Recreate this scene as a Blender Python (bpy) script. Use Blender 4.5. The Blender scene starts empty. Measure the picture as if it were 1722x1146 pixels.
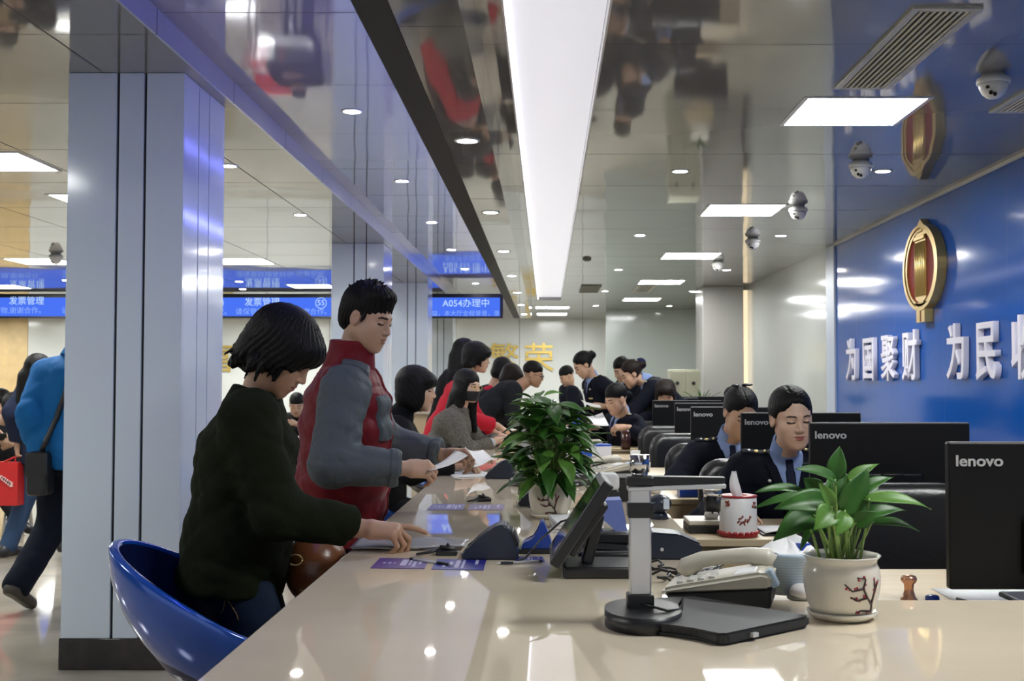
import bpy, bmesh, math, random
import numpy as np
from math import pi, sin, cos, tan, radians as rad
from mathutils import Vector, Matrix, Euler

# ------------------------------------------------------------------ camera, world, exposure
SC = bpy.context.scene
COL = SC.collection
FPX, PX0, PY0, CAMZ = 1950.0, 920.0, 573.0, 1.30
PITCH = math.atan(72.0 / FPX)
cam_data = bpy.data.cameras.new('camera')
cam_data.sensor_fit = 'HORIZONTAL'
cam_data.sensor_width = 36.0
cam_data.lens = 36.0 * FPX / 1722.0
cam_data.shift_x = -(PX0 - 861.0) / 1722.0
cam_data.clip_start, cam_data.clip_end = 0.05, 100
cam_data.dof.use_dof = True
cam_data.dof.focus_distance = 3.7
cam_data.dof.aperture_fstop = 9.0
cam = bpy.data.objects.new('camera', cam_data)
COL.objects.link(cam)
cam.location = (0, 0, CAMZ)
cam.rotation_euler = (pi / 2 + PITCH, 0, 0)
SC.camera = cam

w = bpy.data.worlds.new('world')
SC.world = w
w.use_nodes = True
w.node_tree.nodes['Background'].inputs[0].default_value = (0.86, 0.92, 1.0, 1)
w.node_tree.nodes['Background'].inputs[1].default_value = 0.38

vs = SC.view_settings
vs.view_transform = 'Standard'
vs.look = 'None'
vs.gamma = 1.0
vs.use_curve_mapping = False
vs.exposure = 0.74
PANEL_E, SPOT_E, STRIP_E, BLUE_E, SCREEN_E = 31.0, 95.0, 0.62, 4.6, 0.56
SC.cycles.use_denoising = True
SC.cycles.max_bounces = 7
SC.cycles.diffuse_bounces = 4
SC.cycles.glossy_bounces = 4
SC.cycles.transmission_bounces = 4
SC.cycles.transparent_max_bounces = 6
SC.cycles.sample_clamp_indirect = 6.0
SC.cycles.caustics_reflective = False
SC.cycles.caustics_refractive = False

# ------------------------------------------------------------------ small helpers
def ray(px, py):
    d = Vector(((px - PX0) / FPX, 1.0, -(py - PY0) / FPX))
    return Matrix.Rotation(PITCH, 3, 'X') @ d

def at(px, py, Y):
    """the point of the room seen at this pixel, Y metres down the hall"""
    d = ray(px, py)
    return Vector((0, 0, CAMZ)) + d * (Y / d.y)

def onz(px, py, z):
    d = ray(px, py)
    return Vector((0, 0, CAMZ)) + d * ((z - CAMZ) / d.z)

def link(o, parent=None):
    COL.objects.link(o)
    if parent is not None:
        o.parent = parent
    return o

def sub(o, part):
    """hang a piece under a part of the same thing"""
    o.parent = part
    return o

def tag(o, label=None, cat=None, group=None, kind=None):
    if label: o['label'] = label
    if cat: o['category'] = cat
    if group: o['group'] = group
    if kind: o['kind'] = kind
    return o

def thing(name, label, cat, loc=(0, 0, 0), rotz=0.0, group=None):
    o = link(bpy.data.objects.new(name, None))
    o.empty_display_size = 0.05
    o.location = loc
    o.rotation_euler = (0, 0, rotz)
    return tag(o, label, cat, group)

def dup(root, loc, rotz=None, label=None, group=None):
    r = root.copy(); link(r)
    r.location = loc
    if rotz is not None: r.rotation_euler = (0, 0, rotz)
    if label: r['label'] = label
    if group: r['group'] = group
    for ch in list(root.children):
        c = ch.copy(); link(c, r)
        for g in list(ch.children):
            link(g.copy(), c)
    return r

# ------------------------------------------------------------------ materials
def mat(name, col, rough=0.5, metal=0.0, spec=0.5, emis=None, estr=0.0, coat=0.0, bump=0.0, bscale=60.0,
        vary=0.0, vscale=6.0, sheen=0.0, trans=0.0, alpha=1.0, sss=0.0, ior=1.5, stretch=None, crough=0.05):
    m = bpy.data.materials.new(name)
    m.use_nodes = True
    nt = m.node_tree
    b = nt.nodes['Principled BSDF']
    b.inputs['Base Color'].default_value = (*col, 1)
    b.inputs['Roughness'].default_value = rough
    b.inputs['Metallic'].default_value = metal
    b.inputs['Specular IOR Level'].default_value = spec
    b.inputs['IOR'].default_value = ior
    if coat:
        b.inputs['Coat Weight'].default_value = coat
        b.inputs['Coat Roughness'].default_value = crough
    if sheen:
        b.inputs['Sheen Weight'].default_value = sheen
        b.inputs['Sheen Roughness'].default_value = 0.5
    if trans: b.inputs['Transmission Weight'].default_value = trans
    if alpha < 1: b.inputs['Alpha'].default_value = alpha
    if sss:
        b.inputs['Subsurface Weight'].default_value = sss
        b.inputs['Subsurface Radius'].default_value = (0.010, 0.004, 0.002)
        b.inputs['Subsurface Scale'].default_value = 0.5
    if emis is not None:
        b.inputs['Emission Color'].default_value = (*emis, 1)
        b.inputs['Emission Strength'].default_value = estr
    if bump or vary:
        tc = nt.nodes.new('ShaderNodeTexCoord')
        mp = nt.nodes.new('ShaderNodeMapping')
        nt.links.new(tc.outputs['Object'], mp.inputs[0])
        if stretch: mp.inputs['Scale'].default_value = stretch
    if bump:
        n = nt.nodes.new('ShaderNodeTexNoise')
        n.inputs['Scale'].default_value = bscale
        n.inputs['Detail'].default_value = 3
        bp = nt.nodes.new('ShaderNodeBump')
        bp.inputs['Strength'].default_value = bump
        bp.inputs['Distance'].default_value = 0.01
        nt.links.new(mp.outputs[0], n.inputs['Vector'])
        nt.links.new(n.outputs[0], bp.inputs['Height'])
        nt.links.new(bp.outputs[0], b.inputs['Normal'])
    if vary:
        n = nt.nodes.new('ShaderNodeTexNoise')
        n.inputs['Scale'].default_value = vscale
        n.inputs['Detail'].default_value = 5
        rmp = nt.nodes.new('ShaderNodeValToRGB')
        rmp.color_ramp.elements[0].position = 0.3
        rmp.color_ramp.elements[1].position = 0.7
        rmp.color_ramp.elements[0].color = (*[c * (1 - vary) for c in col], 1)
        rmp.color_ramp.elements[1].color = (*[min(1, c * (1 + vary)) for c in col], 1)
        nt.links.new(mp.outputs[0], n.inputs['Vector'])
        nt.links.new(n.outputs[0], rmp.inputs[0])
        nt.links.new(rmp.outputs[0], b.inputs['Base Color'])
    return m

def emat(name, col, s):
    m = bpy.data.materials.new(name)
    m.use_nodes = True
    nt = m.node_tree
    nt.nodes.clear()
    e = nt.nodes.new('ShaderNodeEmission')
    e.inputs[0].default_value = (*col, 1)
    e.inputs[1].default_value = s
    o = nt.nodes.new('ShaderNodeOutputMaterial')
    nt.links.new(e.outputs[0], o.inputs[0])
    return m

def panel_mat(name, col, jy=None, jx=None, rough=0.07, metal=0.0, ior=1.5, lw=0.004, wavy=0.02, axes=('X', 'Y'), line=(0.03, 0.03, 0.03), wscale=0.9, vary=0.0, vscale=3.0, spec=0.5):
    """glossy sheet with thin joint lines: jx, jy = (spacing, offset) along the two axes"""
    m = mat(name, col, rough, metal, spec, ior=ior)
    nt = m.node_tree
    b = nt.nodes['Principled BSDF']
    tc = nt.nodes.new('ShaderNodeTexCoord')
    sp = nt.nodes.new('ShaderNodeSeparateXYZ')
    nt.links.new(tc.outputs['Object'], sp.inputs[0])
    masks = []
    for j, ax in ((jx, axes[0]), (jy, axes[1])):
        if not j: continue
        a = nt.nodes.new('ShaderNodeMath'); a.operation = 'SUBTRACT'
        nt.links.new(sp.outputs[ax], a.inputs[0]); a.inputs[1].default_value = j[1] - j[0] / 2
        mo = nt.nodes.new('ShaderNodeMath'); mo.operation = 'FLOORED_MODULO'
        nt.links.new(a.outputs[0], mo.inputs[0]); mo.inputs[1].default_value = j[0]
        c = nt.nodes.new('ShaderNodeMath'); c.operation = 'COMPARE'
        nt.links.new(mo.outputs[0], c.inputs[0]); c.inputs[1].default_value = j[0] / 2; c.inputs[2].default_value = lw
        masks.append(c)
    src = None
    if vary:
        n2 = nt.nodes.new('ShaderNodeTexNoise'); n2.inputs['Scale'].default_value = vscale; n2.inputs['Detail'].default_value = 6
        n2.inputs['Distortion'].default_value = 1.0
        nt.links.new(tc.outputs['Object'], n2.inputs['Vector'])
        rmp = nt.nodes.new('ShaderNodeValToRGB')
        rmp.color_ramp.elements[0].position = 0.35; rmp.color_ramp.elements[1].position = 0.65
        rmp.color_ramp.elements[0].color = (*[c * (1 - vary) for c in col], 1)
        rmp.color_ramp.elements[1].color = (*[min(1, c * (1 + vary)) for c in col], 1)
        nt.links.new(n2.outputs[0], rmp.inputs[0]); src = rmp
    if masks:
        mk = masks[0]
        if len(masks) == 2:
            mk = nt.nodes.new('ShaderNodeMath'); mk.operation = 'MAXIMUM'
            nt.links.new(masks[0].outputs[0], mk.inputs[0]); nt.links.new(masks[1].outputs[0], mk.inputs[1])
        mx = nt.nodes.new('ShaderNodeMix'); mx.data_type = 'RGBA'
        nt.links.new(mk.outputs[0], mx.inputs['Factor'])
        mx.inputs['A'].default_value = (*col, 1); mx.inputs['B'].default_value = (*line, 1)
        if src: nt.links.new(src.outputs[0], mx.inputs['A'])
        nt.links.new(mx.outputs['Result'], b.inputs['Base Color'])
        rm = nt.nodes.new('ShaderNodeMath'); rm.operation = 'MULTIPLY_ADD'
        nt.links.new(mk.outputs[0], rm.inputs[0]); rm.inputs[1].default_value = 0.6; rm.inputs[2].default_value = rough
        nt.links.new(rm.outputs[0], b.inputs['Roughness'])
        if metal:
            mm = nt.nodes.new('ShaderNodeMath'); mm.operation = 'MULTIPLY_ADD'
            nt.links.new(mk.outputs[0], mm.inputs[0]); mm.inputs[1].default_value = -metal; mm.inputs[2].default_value = metal
            nt.links.new(mm.outputs[0], b.inputs['Metallic'])
    elif src:
        nt.links.new(src.outputs[0], b.inputs['Base Color'])
    if wavy:
        n = nt.nodes.new('ShaderNodeTexNoise'); n.inputs['Scale'].default_value = wscale; n.inputs['Detail'].default_value = 1
        nt.links.new(tc.outputs['Object'], n.inputs['Vector'])
        bp = nt.nodes.new('ShaderNodeBump'); bp.inputs['Strength'].default_value = wavy; bp.inputs['Distance'].default_value = 0.2
        nt.links.new(n.outputs[0], bp.inputs['Height']); nt.links.new(bp.outputs[0], b.inputs['Normal'])
    return m

# ------------------------------------------------------------------ mesh builder
class MB:
    def __init__(self): self.bm = bmesh.new(); self.mi = 0
    def _fin(self, faces, smooth=True):
        for f in faces:
            f.material_index = self.mi; f.smooth = smooth
    def box(self, lo, hi, bev=0.0, rot=None, piv=None, seg=2):
        lo, hi = Vector(lo), Vector(hi)
        r = bmesh.ops.create_cube(self.bm, size=1.0)
        c = (lo + hi) / 2; d = hi - lo
        for v in r['verts']:
            v.co = Vector((v.co.x * d.x, v.co.y * d.y, v.co.z * d.z)) + c
        vs_ = r['verts']
        if bev > 0:
            es = list({e for v in vs_ for e in v.link_edges})
            rb = bmesh.ops.bevel(self.bm, geom=es, offset=bev, segments=seg, profile=0.5, affect='EDGES')
            vs_ = rb['verts']
            vs_ = list({v for f in rb['faces'] for v in f.verts} | {v for v in vs_ if v.is_valid})
        fs_ = {f for v in vs_ for f in v.link_faces}
        for f in fs_: f.normal_update()
        flat = [f for f in fs_ if max(abs(f.normal.x), abs(f.normal.y), abs(f.normal.z)) > .9999]
        if rot is not None:
            p = Vector(piv) if piv is not None else c
            for v in vs_: v.co = rot @ (v.co - p) + p
        self._fin(fs_, bev > 0)
        for f in flat: f.smooth = False      # only the rounded edges shade smooth
        return self
    def cyl(self, a, b, r0, r1=None, seg=24, cap=True):
        a, b = Vector(a), Vector(b); r1 = r0 if r1 is None else r1
        z = (b - a).normalized()
        x = z.orthogonal().normalized(); y = z.cross(x)
        A = []; B = []
        for i in range(seg):
            t = 2 * pi * i / seg; d = x * cos(t) + y * sin(t)
            A.append(self.bm.verts.new(a + d * r0)); B.append(self.bm.verts.new(b + d * r1))
        fs = [self.bm.faces.new((A[i], A[(i + 1) % seg], B[(i + 1) % seg], B[i])) for i in range(seg)]
        self._fin(fs)
        if cap:
            self._fin([self.bm.faces.new(A[::-1]), self.bm.faces.new(B)], False)
        return self
    def lathe(self, prof, c=(0, 0, 0), seg=40, wob=None):
        c = Vector(c); rings = []
        for r, z in prof:
            ring = []
            for i in range(seg):
                t = 2 * pi * i / seg
                k = wob(t, z) if wob else 1.0
                ring.append(self.bm.verts.new(c + Vector((r * k * cos(t), r * k * sin(t), z))))
            rings.append(ring)
        fs = []
        for A, B in zip(rings, rings[1:]):
            for i in range(seg):
                fs.append(self.bm.faces.new((A[i], A[(i + 1) % seg], B[(i + 1) % seg], B[i])))
        self._fin(fs)
        self._fin([self.bm.faces.new(rings[0][::-1]), self.bm.faces.new(rings[-1])], False)
        return self
    def tube(self, pts, r, seg=10, cap=True):
        pts = [Vector(p) for p in pts]; rings = []
        n = len(pts); x = None
        for i, p in enumerate(pts):
            t = (pts[min(i + 1, n - 1)] - pts[max(i - 1, 0)]).normalized()
            if x is None: x = t.orthogonal().normalized()
            x = (x - t * x.dot(t)).normalized(); y = t.cross(x)
            rr = r[i] if isinstance(r, (list, tuple)) else r
            rings.append([self.bm.verts.new(p + (x * cos(2 * pi * k / seg) + y * sin(2 * pi * k / seg)) * rr) for k in range(seg)])
        fs = []
        for A, B in zip(rings, rings[1:]):
            for k in range(seg): fs.append(self.bm.faces.new((A[k], A[(k + 1) % seg], B[(k + 1) % seg], B[k])))
        self._fin(fs)
        if cap: self._fin([self.bm.faces.new(rings[0][::-1]), self.bm.faces.new(rings[-1])], False)
        return self
    def prism(self, poly, off, smooth=False):
        """poly: 3-D points of a planar outline, extruded by off"""
        off = Vector(off)
        A = [self.bm.verts.new(Vector(p)) for p in poly]
        B = [self.bm.verts.new(Vector(p) + off) for p in poly]
        n = len(A)
        fs = [self.bm.faces.new((A[i], A[(i + 1) % n], B[(i + 1) % n], B[i])) for i in range(n)]
        self._fin(fs, smooth)
        self._fin([self.bm.faces.new(A[::-1]), self.bm.faces.new(B)], False)
        return self
    def quad(self, *p):
        self._fin([self.bm.faces.new([self.bm.verts.new(Vector(q)) for q in p])], False)
        return self
    def grid(self, fn, nu, nv, smooth=True):
        V = [[self.bm.verts.new(Vector(fn(i / nu, j / nv))) for j in range(nv + 1)] for i in range(nu + 1)]
        fs = []
        for i in range(nu):
            for j in range(nv): fs.append(self.bm.faces.new((V[i][j], V[i + 1][j], V[i + 1][j + 1], V[i][j + 1])))
        self._fin(fs, smooth)
        return self
    def ball(self, c, r, seg=16, rings=10):
        r = (r, r, r) if not isinstance(r, (tuple, list)) else r
        prof = [(cos(-pi / 2 + pi * k / rings), sin(-pi / 2 + pi * k / rings)) for k in range(rings + 1)]
        prof[0] = (0.02, -1); prof[-1] = (0.02, 1)
        n0 = len(self.bm.verts)
        before = set(self.bm.verts)
        self.lathe(prof, (0, 0, 0), seg)
        for v in self.bm.verts:
            if v not in before:
                v.co = Vector((v.co.x * r[0], v.co.y * r[1], v.co.z * r[2])) + Vector(c)
        return self
    def build(self, name, mats, parent=None, loc=None, solid=None, sub=0, auto=None):
        bmesh.ops.recalc_face_normals(self.bm, faces=self.bm.faces)
        me = bpy.data.meshes.new(name)
        self.bm.to_mesh(me); self.bm.free()
        for m in (mats if isinstance(mats, (list, tuple)) else [mats]): me.materials.append(m)
        o = link(bpy.data.objects.new(name, me), parent)
        if loc is not None: o.location = loc
        if solid:
            s = o.modifiers.new('thickness', 'SOLIDIFY'); s.thickness = solid; s.offset = 0
        if sub:
            s = o.modifiers.new('smooth', 'SUBSURF'); s.levels = sub; s.render_levels = sub
        return o

def text_mesh(name, body, size, mats, parent=None, M=None, ext=0.0, off=0.0, ax='CENTER', sx=1.0, bev=0.0):
    cu = bpy.data.curves.new(name, 'FONT')
    cu.body = body; cu.size = size; cu.extrude = ext; cu.offset = off
    cu.align_x = ax; cu.align_y = 'CENTER'; cu.bevel_depth = bev
    cu.resolution_u = 4
    tmp = bpy.data.objects.new(name + '_tmp', cu); COL.objects.link(tmp)
    dg = bpy.context.evaluated_depsgraph_get()
    me = bpy.data.meshes.new_from_object(tmp.evaluated_get(dg))
    bpy.data.objects.remove(tmp)
    me.name = name
    me.materials.clear(); me.materials.append(mats)
    if sx != 1.0: me.transform(Matrix.Diagonal((sx, 1, 1, 1)))
    if M is not None: me.transform(M)
    return link(bpy.data.objects.new(name, me), parent)

def axes_M(origin, x, y):
    """4x4 with local x, y along the given world directions"""
    x = Vector(x).normalized(); y = Vector(y).normalized(); z = x.cross(y).normalized()
    m = Matrix((x, y, z)).transposed().to_4x4()
    m.translation = Vector(origin)
    return m
# ------------------------------------------------------------------ the hall
ZC, ZR, ZS = 2.735, 2.845, 2.46          # main ceiling, recessed ceiling, lowered soffit
XR, XL, YB, YF = 2.97, -14.0, 26.0, -4.0
STEP_X, SOF_L, SOF_D, SOF_R = -1.605, -0.594, -0.484, -0.27
STR_L, STR_R, STR_END = -0.165, 0.237, 20.0
JP = 1.175

M_floor = panel_mat('beige_polished_tile', (0.40, 0.355, 0.28), jy=(0.8, 0.1), jx=(0.8, 0.2), rough=0.06, lw=0.0015, wavy=0.0, line=(0.2, 0.17, 0.13), vary=0.12, vscale=2.2)
M_ceil = panel_mat('glossy_grey_ceiling_panel', (0.30, 0.30, 0.285), jy=(JP, 4.86), rough=0.05, metal=0.36, lw=0.0045, wavy=0.045)
M_ceil_left = panel_mat('glossy_warm_grey_ceiling_panel', (0.29, 0.285, 0.26), jy=(JP, 4.72), jx=(1.2, -3.25), rough=0.05, metal=0.36, lw=0.0045, wavy=0.04)
M_recess = panel_mat('glossy_pale_recess_panel', (0.34, 0.345, 0.40), jy=(JP, 4.78), rough=0.05, metal=0.36, lw=0.0045, wavy=0.04)
M_soffit = panel_mat('glossy_grey_soffit_panel', (0.30, 0.30, 0.285), jy=(JP, 3.73), rough=0.05, metal=0.36, lw=0.0045, wavy=0.035)
M_step = panel_mat('pale_blue_step_panel', (0.45, 0.47, 0.58), jy=(JP, 4.72), rough=0.16, metal=0.2, lw=0.0045, wavy=0.0)
M_dark = mat('dark_bronze_trim', (0.014, 0.0135, 0.012), 0.55, spec=0.15)
M_blue = panel_mat('gloss_blue_wall_panel', (0.006, 0.078, 0.36), jy=(1.22, 9.9), rough=0.11, lw=0.0022, wavy=0.01, line=(0.006, 0.05, 0.25), spec=0.28)
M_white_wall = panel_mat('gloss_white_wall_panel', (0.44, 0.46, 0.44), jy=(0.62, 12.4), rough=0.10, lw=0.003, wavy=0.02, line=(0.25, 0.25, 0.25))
M_back = panel_mat('gloss_white_back_panel', (0.80, 0.82, 0.79), jx=(1.42, -0.62), rough=0.14, lw=0.006, wavy=0.02, axes=('X', 'Z'), line=(0.25, 0.25, 0.25))
M_trimgrey = mat('grey_blue_trim', (0.40, 0.45, 0.55), 0.3)
M_tan = mat('tan_wood_panel', (0.74, 0.54, 0.27), 0.45, vary=0.1, vscale=4)
M_pier = mat('warm_grey_pier_panel', (0.34, 0.325, 0.31), 0.2)
M_white = mat('white_paint', (0.75, 0.75, 0.73), 0.5)
M_col = panel_mat('pale_blue_column_cladding', (0.66, 0.75, 0.80), rough=0.11, wavy=0.0, spec=0.5)
M_black = mat('black_gap', (0.008, 0.008, 0.01), 0.5)
M_marble = mat('dark_brown_marble', (0.022, 0.018, 0.014), 0.12, vary=0.6, vscale=7)

def struct(name, mb, m):
    return tag(mb.build(name, m), kind='structure')

struct('floor', MB().box((XL, YF, -0.1), (XR + 0.2, YB + 0.2, 0)), M_floor)
struct('ceiling', MB().box((SOF_R, YF, ZC), (STR_L, YB, ZC + 0.3)).box((STR_R, YF, ZC), (XR, YB, ZC + 0.3))
       .box((STR_L, STR_END, ZC), (STR_R, YB, ZC + 0.3)).box((STR_L, YF, ZC + 0.14), (STR_R, STR_END, ZC + 0.3)), M_ceil)
struct('ceiling_left', MB().box((XL, YF, ZC), (STEP_X - 0.012, YB, ZC + 0.4)), M_ceil_left)
struct('ceiling_recess', MB().box((STEP_X, YF, ZR), (SOF_L, YB, ZR + 0.3)), M_recess)
struct('trim_1', MB().box((STEP_X - 0.012, YF, ZC), (STEP_X, YB, ZR)), M_step)
struct('ceiling_soffit', MB().box((SOF_D, YF, ZS), (SOF_R, 20.6, ZC + 0.3)), M_soffit)
struct('trim_2', MB().box((SOF_L, YF, ZS - 0.004), (SOF_D, 20.6, ZC + 0.3)), M_dark)
struct('ceiling_far', MB().box((SOF_L, 20.6, ZC), (SOF_R, YB, ZC + 0.3)), M_ceil)
struct('wall_back', MB().box((-11.65, YB, 0), (XR + 0.2, YB + 0.2, 3.2)), M_back)
struct('wall_back_left', MB().box((XL, YB - 0.02, 0), (-11.65, YB + 0.2, 3.2)), M_tan)
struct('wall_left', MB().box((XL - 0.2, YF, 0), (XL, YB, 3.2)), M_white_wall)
struct('wall_right', MB().box((XR, YF, 0), (XR + 0.2, 11.9, ZC)), M_blue)
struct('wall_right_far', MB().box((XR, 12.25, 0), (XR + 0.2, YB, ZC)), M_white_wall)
struct('trim_3', MB().box((XR - 0.02, 11.9, 0), (XR + 0.2, 12.25, ZC), 0.004), M_trimgrey)
struct('trim_4', MB().box((XR - 0.018, YF, ZC - 0.022), (XR, 11.9, ZC)), M_white)
struct('wall_pier', MB().box((2.30, 17.1, 0), (2.90, 17.9, ZC), 0.006), M_pier)
struct('window_1', MB().box((2.90, 17.15, 1.02), (XR, 17.2, 2.68)), mat('daylit_window_slit', (0.7, 0.6, 0.45), 0.6, emis=(1.0, 0.80, 0.52), estr=0.55))
struct('wall_partition', MB().box((1.15, 22.6, 0), (1.62, 22.75, ZC)).box((1.62, 22.6, 0), (XR, 22.7, ZC)), mat('grey_green_glass_panel', (0.38, 0.42, 0.39), 0.1))

# blue LED line hidden on the far side of the soffit: it lights the recess, the step and the column sides
led = MB().box((SOF_L - 0.02, 0.5, ZS + 0.10), (SOF_L - 0.002, 18.2, ZS + 0.13)).build('led_strip_light', emat('blue_led_glow', (0.20, 0.22, 1.0), BLUE_E * 3))
tag(led, 'thin blue LED line along the recess side of the dark ceiling beam', 'strip light')

# the long white light trough over the counter
t = thing('ceiling_light_trough', 'long glowing white light trough in the ceiling above the counter', 'ceiling light', ((STR_L + STR_R) / 2, 9, ZC))
M_strip = mat('white_stretch_film', (0.35, 0.35, 0.38), 0.25, emis=(0.93, 0.92, 1.0), estr=STRIP_E * 0.62)
hw = (STR_R - STR_L) / 2
L = 11.0
MB().box((-hw + 0.002, -L, 0.055), (hw - 0.002, L - 0.005, 0.065)).build('diffuser', M_strip, t)
MB().box((-hw + 0.002, -L, 0.012), (-hw + 0.016, L - 0.005, 0.05)).build('light_tube', emat('cool_tube_glow', (0.95, 0.93, 1.0), STRIP_E * 2.2), t)
M_alu = mat('white_aluminium_edge', (0.6, 0.6, 0.62), 0.3, 0.3)
for sx in (-1, 1):
    MB().box((sx * (hw + 0.004) - 0.004, -L, -0.006), (sx * (hw + 0.004) + 0.004, L, 0.002)).build('edge_trim', M_alu, t)

# square ceiling lights
M_panel = emat('bright_panel_glow', (0.98, 1.0, 0.99), PANEL_E)
def make_panel(label, group, x, y, z, s=0.60, sy=None):
    sy = sy or s
    t = thing('ceiling_light', label, 'ceiling light', (x, y, z), 0, group)
    f = MB()
    a, b = s / 2, sy / 2
    for lo, hi in (((-a - .025, -b - .025, -.004), (-a, b + .025, .002)), ((a, -b - .025, -.004), (a + .025, b + .025, .002)),
                   ((-a, -b - .025, -.004), (a, -b, .002)), ((-a, b, -.004), (a, b + .025, .002))): f.box(lo, hi)
    f.build('frame', M_alu, t)
    MB().box((-a, -b, -.003), (a, b, -.001)).build('diffuser', M_panel, t)
    return t
gr = 'square ceiling lights along the staff side'
P0 = make_panel('square ceiling light at the staff side, nearest one beside the long vent', gr, 1.615, 6.08, ZC)
nth = ['second', 'third', 'fourth']
for k, yy in enumerate((9.57, 13.02, 16.4)):
    dup(P0, (1.615, yy, ZC), label=f'square ceiling light at the staff side, {nth[k]} along the row from the vent', group=gr)
dup(P0, (1.615, 2.35, ZC), label='square ceiling light overhead at the near end of the staff side', group=gr)
make_panel('wide bar light on the ceiling beyond the end of the light trough', gr, 0.10, 21.9, ZC, 0.62, 0.5)
for x, y in ((1.615, 19.8), (-2.6, 22.0), (-5.9, 22.0), (-9.2, 22.0), (0.10, 24.0), (-12.4, 22.0), (-12.4, 24.4), (-9.2, 24.4), (-5.9, 24.4)):  # extra panels, added as fill for the dim back wall and tan panel
    dup(P0, (x, y, ZC), label='square ceiling light added beyond the message screen to brighten the back wall', group='square ceiling lights added to brighten the back wall')
gl = 'square ceiling lights over the waiting area'
for x, y, lab in ((-3.60, 7.47, 'square waiting area ceiling light cut by the left picture edge, left of the first column'),
                  (-3.49, 9.07, 'square waiting area ceiling light half hidden by the first column'),
                  (-5.95, 13.6, 'square waiting area ceiling light at far left above the first screen'),
                  (-3.58, 13.6, 'square waiting area ceiling light seen between the first two columns, nearer of two'),
                  (-3.48, 17.1, 'square waiting area ceiling light touching the screen reflection between the first two columns'),
                  (-8.10, 17.2, 'square waiting area ceiling light farthest left, close above the long screen')):
    dup(P0, (x, y, ZC), label=lab, group=gl)
for x, y in ((-3.6, 2.6), (-6.2, 5.0), (-6.2, 9.6), (-9, 8), (-9, 13), (-11.5, 11)):
    dup(P0, (x, y, ZC), label='square ceiling light over the waiting area outside the photo edge', group=gl)

# round downlights
M_spot = emat('downlight_glow', (1.0, 0.98, 0.95), SPOT_E)
d0 = thing('downlight', 'x', 'downlight', (0, 0, 0))
MB().lathe([(0.062, 0.0), (0.062, -0.004), (0.048, -0.005), (0.047, 0.0)], seg=24).build('ring', M_white, d0)
MB().cyl((0, 0, -0.004), (0, 0, -0.002), 0.046, seg=20).build('lens', M_spot, d0)
first = [True]
def spot(x, y, z, lab, grp):
    if first[0]:
        first[0] = False; d0.location = (x, y, z); d0['label'] = lab; d0['group'] = grp
    else: dup(d0, (x, y, z), label=lab, group=grp)
ORD = ['nearest', 'second', 'third', 'fourth', 'fifth', 'sixth', 'seventh', 'eighth']
for k in range(6): spot(-1.107, 6.53 + 2.27 * k, ZR, f'round downlight in the blue recess, {ORD[k]} along its row', 'downlights in the recess')
for k in range(7): spot(-0.382, 5.50 + 2.32 * k, ZS, f'round downlight on the soffit beside the dark beam, {ORD[k]} along its row', 'downlights on the soffit')
for k in range(5): spot(0.90, 7.79 + 3.4 * k, ZC, f'round downlight right of the light trough, {ORD[k]} along its row', 'downlights over the staff desks')
for k in range(5): spot(2.27, 7.79 + 3.42 * k, ZC, f'round downlight close to the right wall, {ORD[k]} along its row', 'downlights along the right wall')
for x, y, lab in ((-2.10, 7.6, 'beside the first column'), (-2.10, 9.82, 'over the green coated woman'), (-4.34, 16.3, 'left of the bright square beside the far screen'),
                  (-4.63, 17.6, 'close above the screen between the columns'), (-6.7, 16.1, 'above the leftmost screen text')):
    spot(x, y, ZC, f'round waiting area downlight {lab}', 'downlights over the waiting area')

# air vents
def vent(label, x0, x1, y0, y1, slats, m_in, n=8):
    t = thing('ceiling_vent', label, 'air vent', ((x0 + x1) / 2, (y0 + y1) / 2, ZC))
    a, b = (x1 - x0) / 2, (y1 - y0) / 2
    f = MB()
    fw = min(0.035, a * 0.25)
    for lo, hi in (((-a, -b, -.012), (-a + fw, b, .002)), ((a - fw, -b, -.012), (a, b, .002)), ((-a + fw, -b, -.012), (a - fw, -b + fw, .002)), ((-a + fw, b - fw, -.012), (a - fw, b, .002))): f.box(lo, hi, 0.002)
    f.build('frame', slats, t)
    MB().box((-a + fw, -b + fw, -.001), (a - fw, b - fw, .001)).build('backing', m_in, t)
    for k in range(n):
        xx = -a + fw + (2 * a - 2 * fw) * (k + 0.5) / n
        MB().box((xx - .004, -b + fw, -.012), (xx + .006, b - fw, -.002), rot=Matrix.Rotation(0.4, 3, 'Y')).build('slat', slats, t)
M_slat = mat('cream_vent_metal', (0.48, 0.48, 0.42), 0.4)
M_ventdark = mat('vent_shadow_gap', (0.10, 0.10, 0.09), 0.7)
vent('long slatted air vent in the ceiling before the nearest square light', 1.39, 1.66, 4.36, 5.57, M_slat, M_ventdark)
vent('slatted air vent cut by the right picture edge above the blue wall', 2.33, 2.60, 4.86, 6.07, M_slat, M_ventdark)
M_ret = mat('grey_return_grille', (0.16, 0.16, 0.14), 0.6)
vent('dark square return grille in the far ceiling right of the trough', 0.50, 0.80, 16.9, 18.2, M_ret, M_ret, 5)
vent('pale square grille in the far ceiling below the fourth square light', 1.34, 1.60, 17.0, 18.2, M_slat, M_ret, 5)

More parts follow.
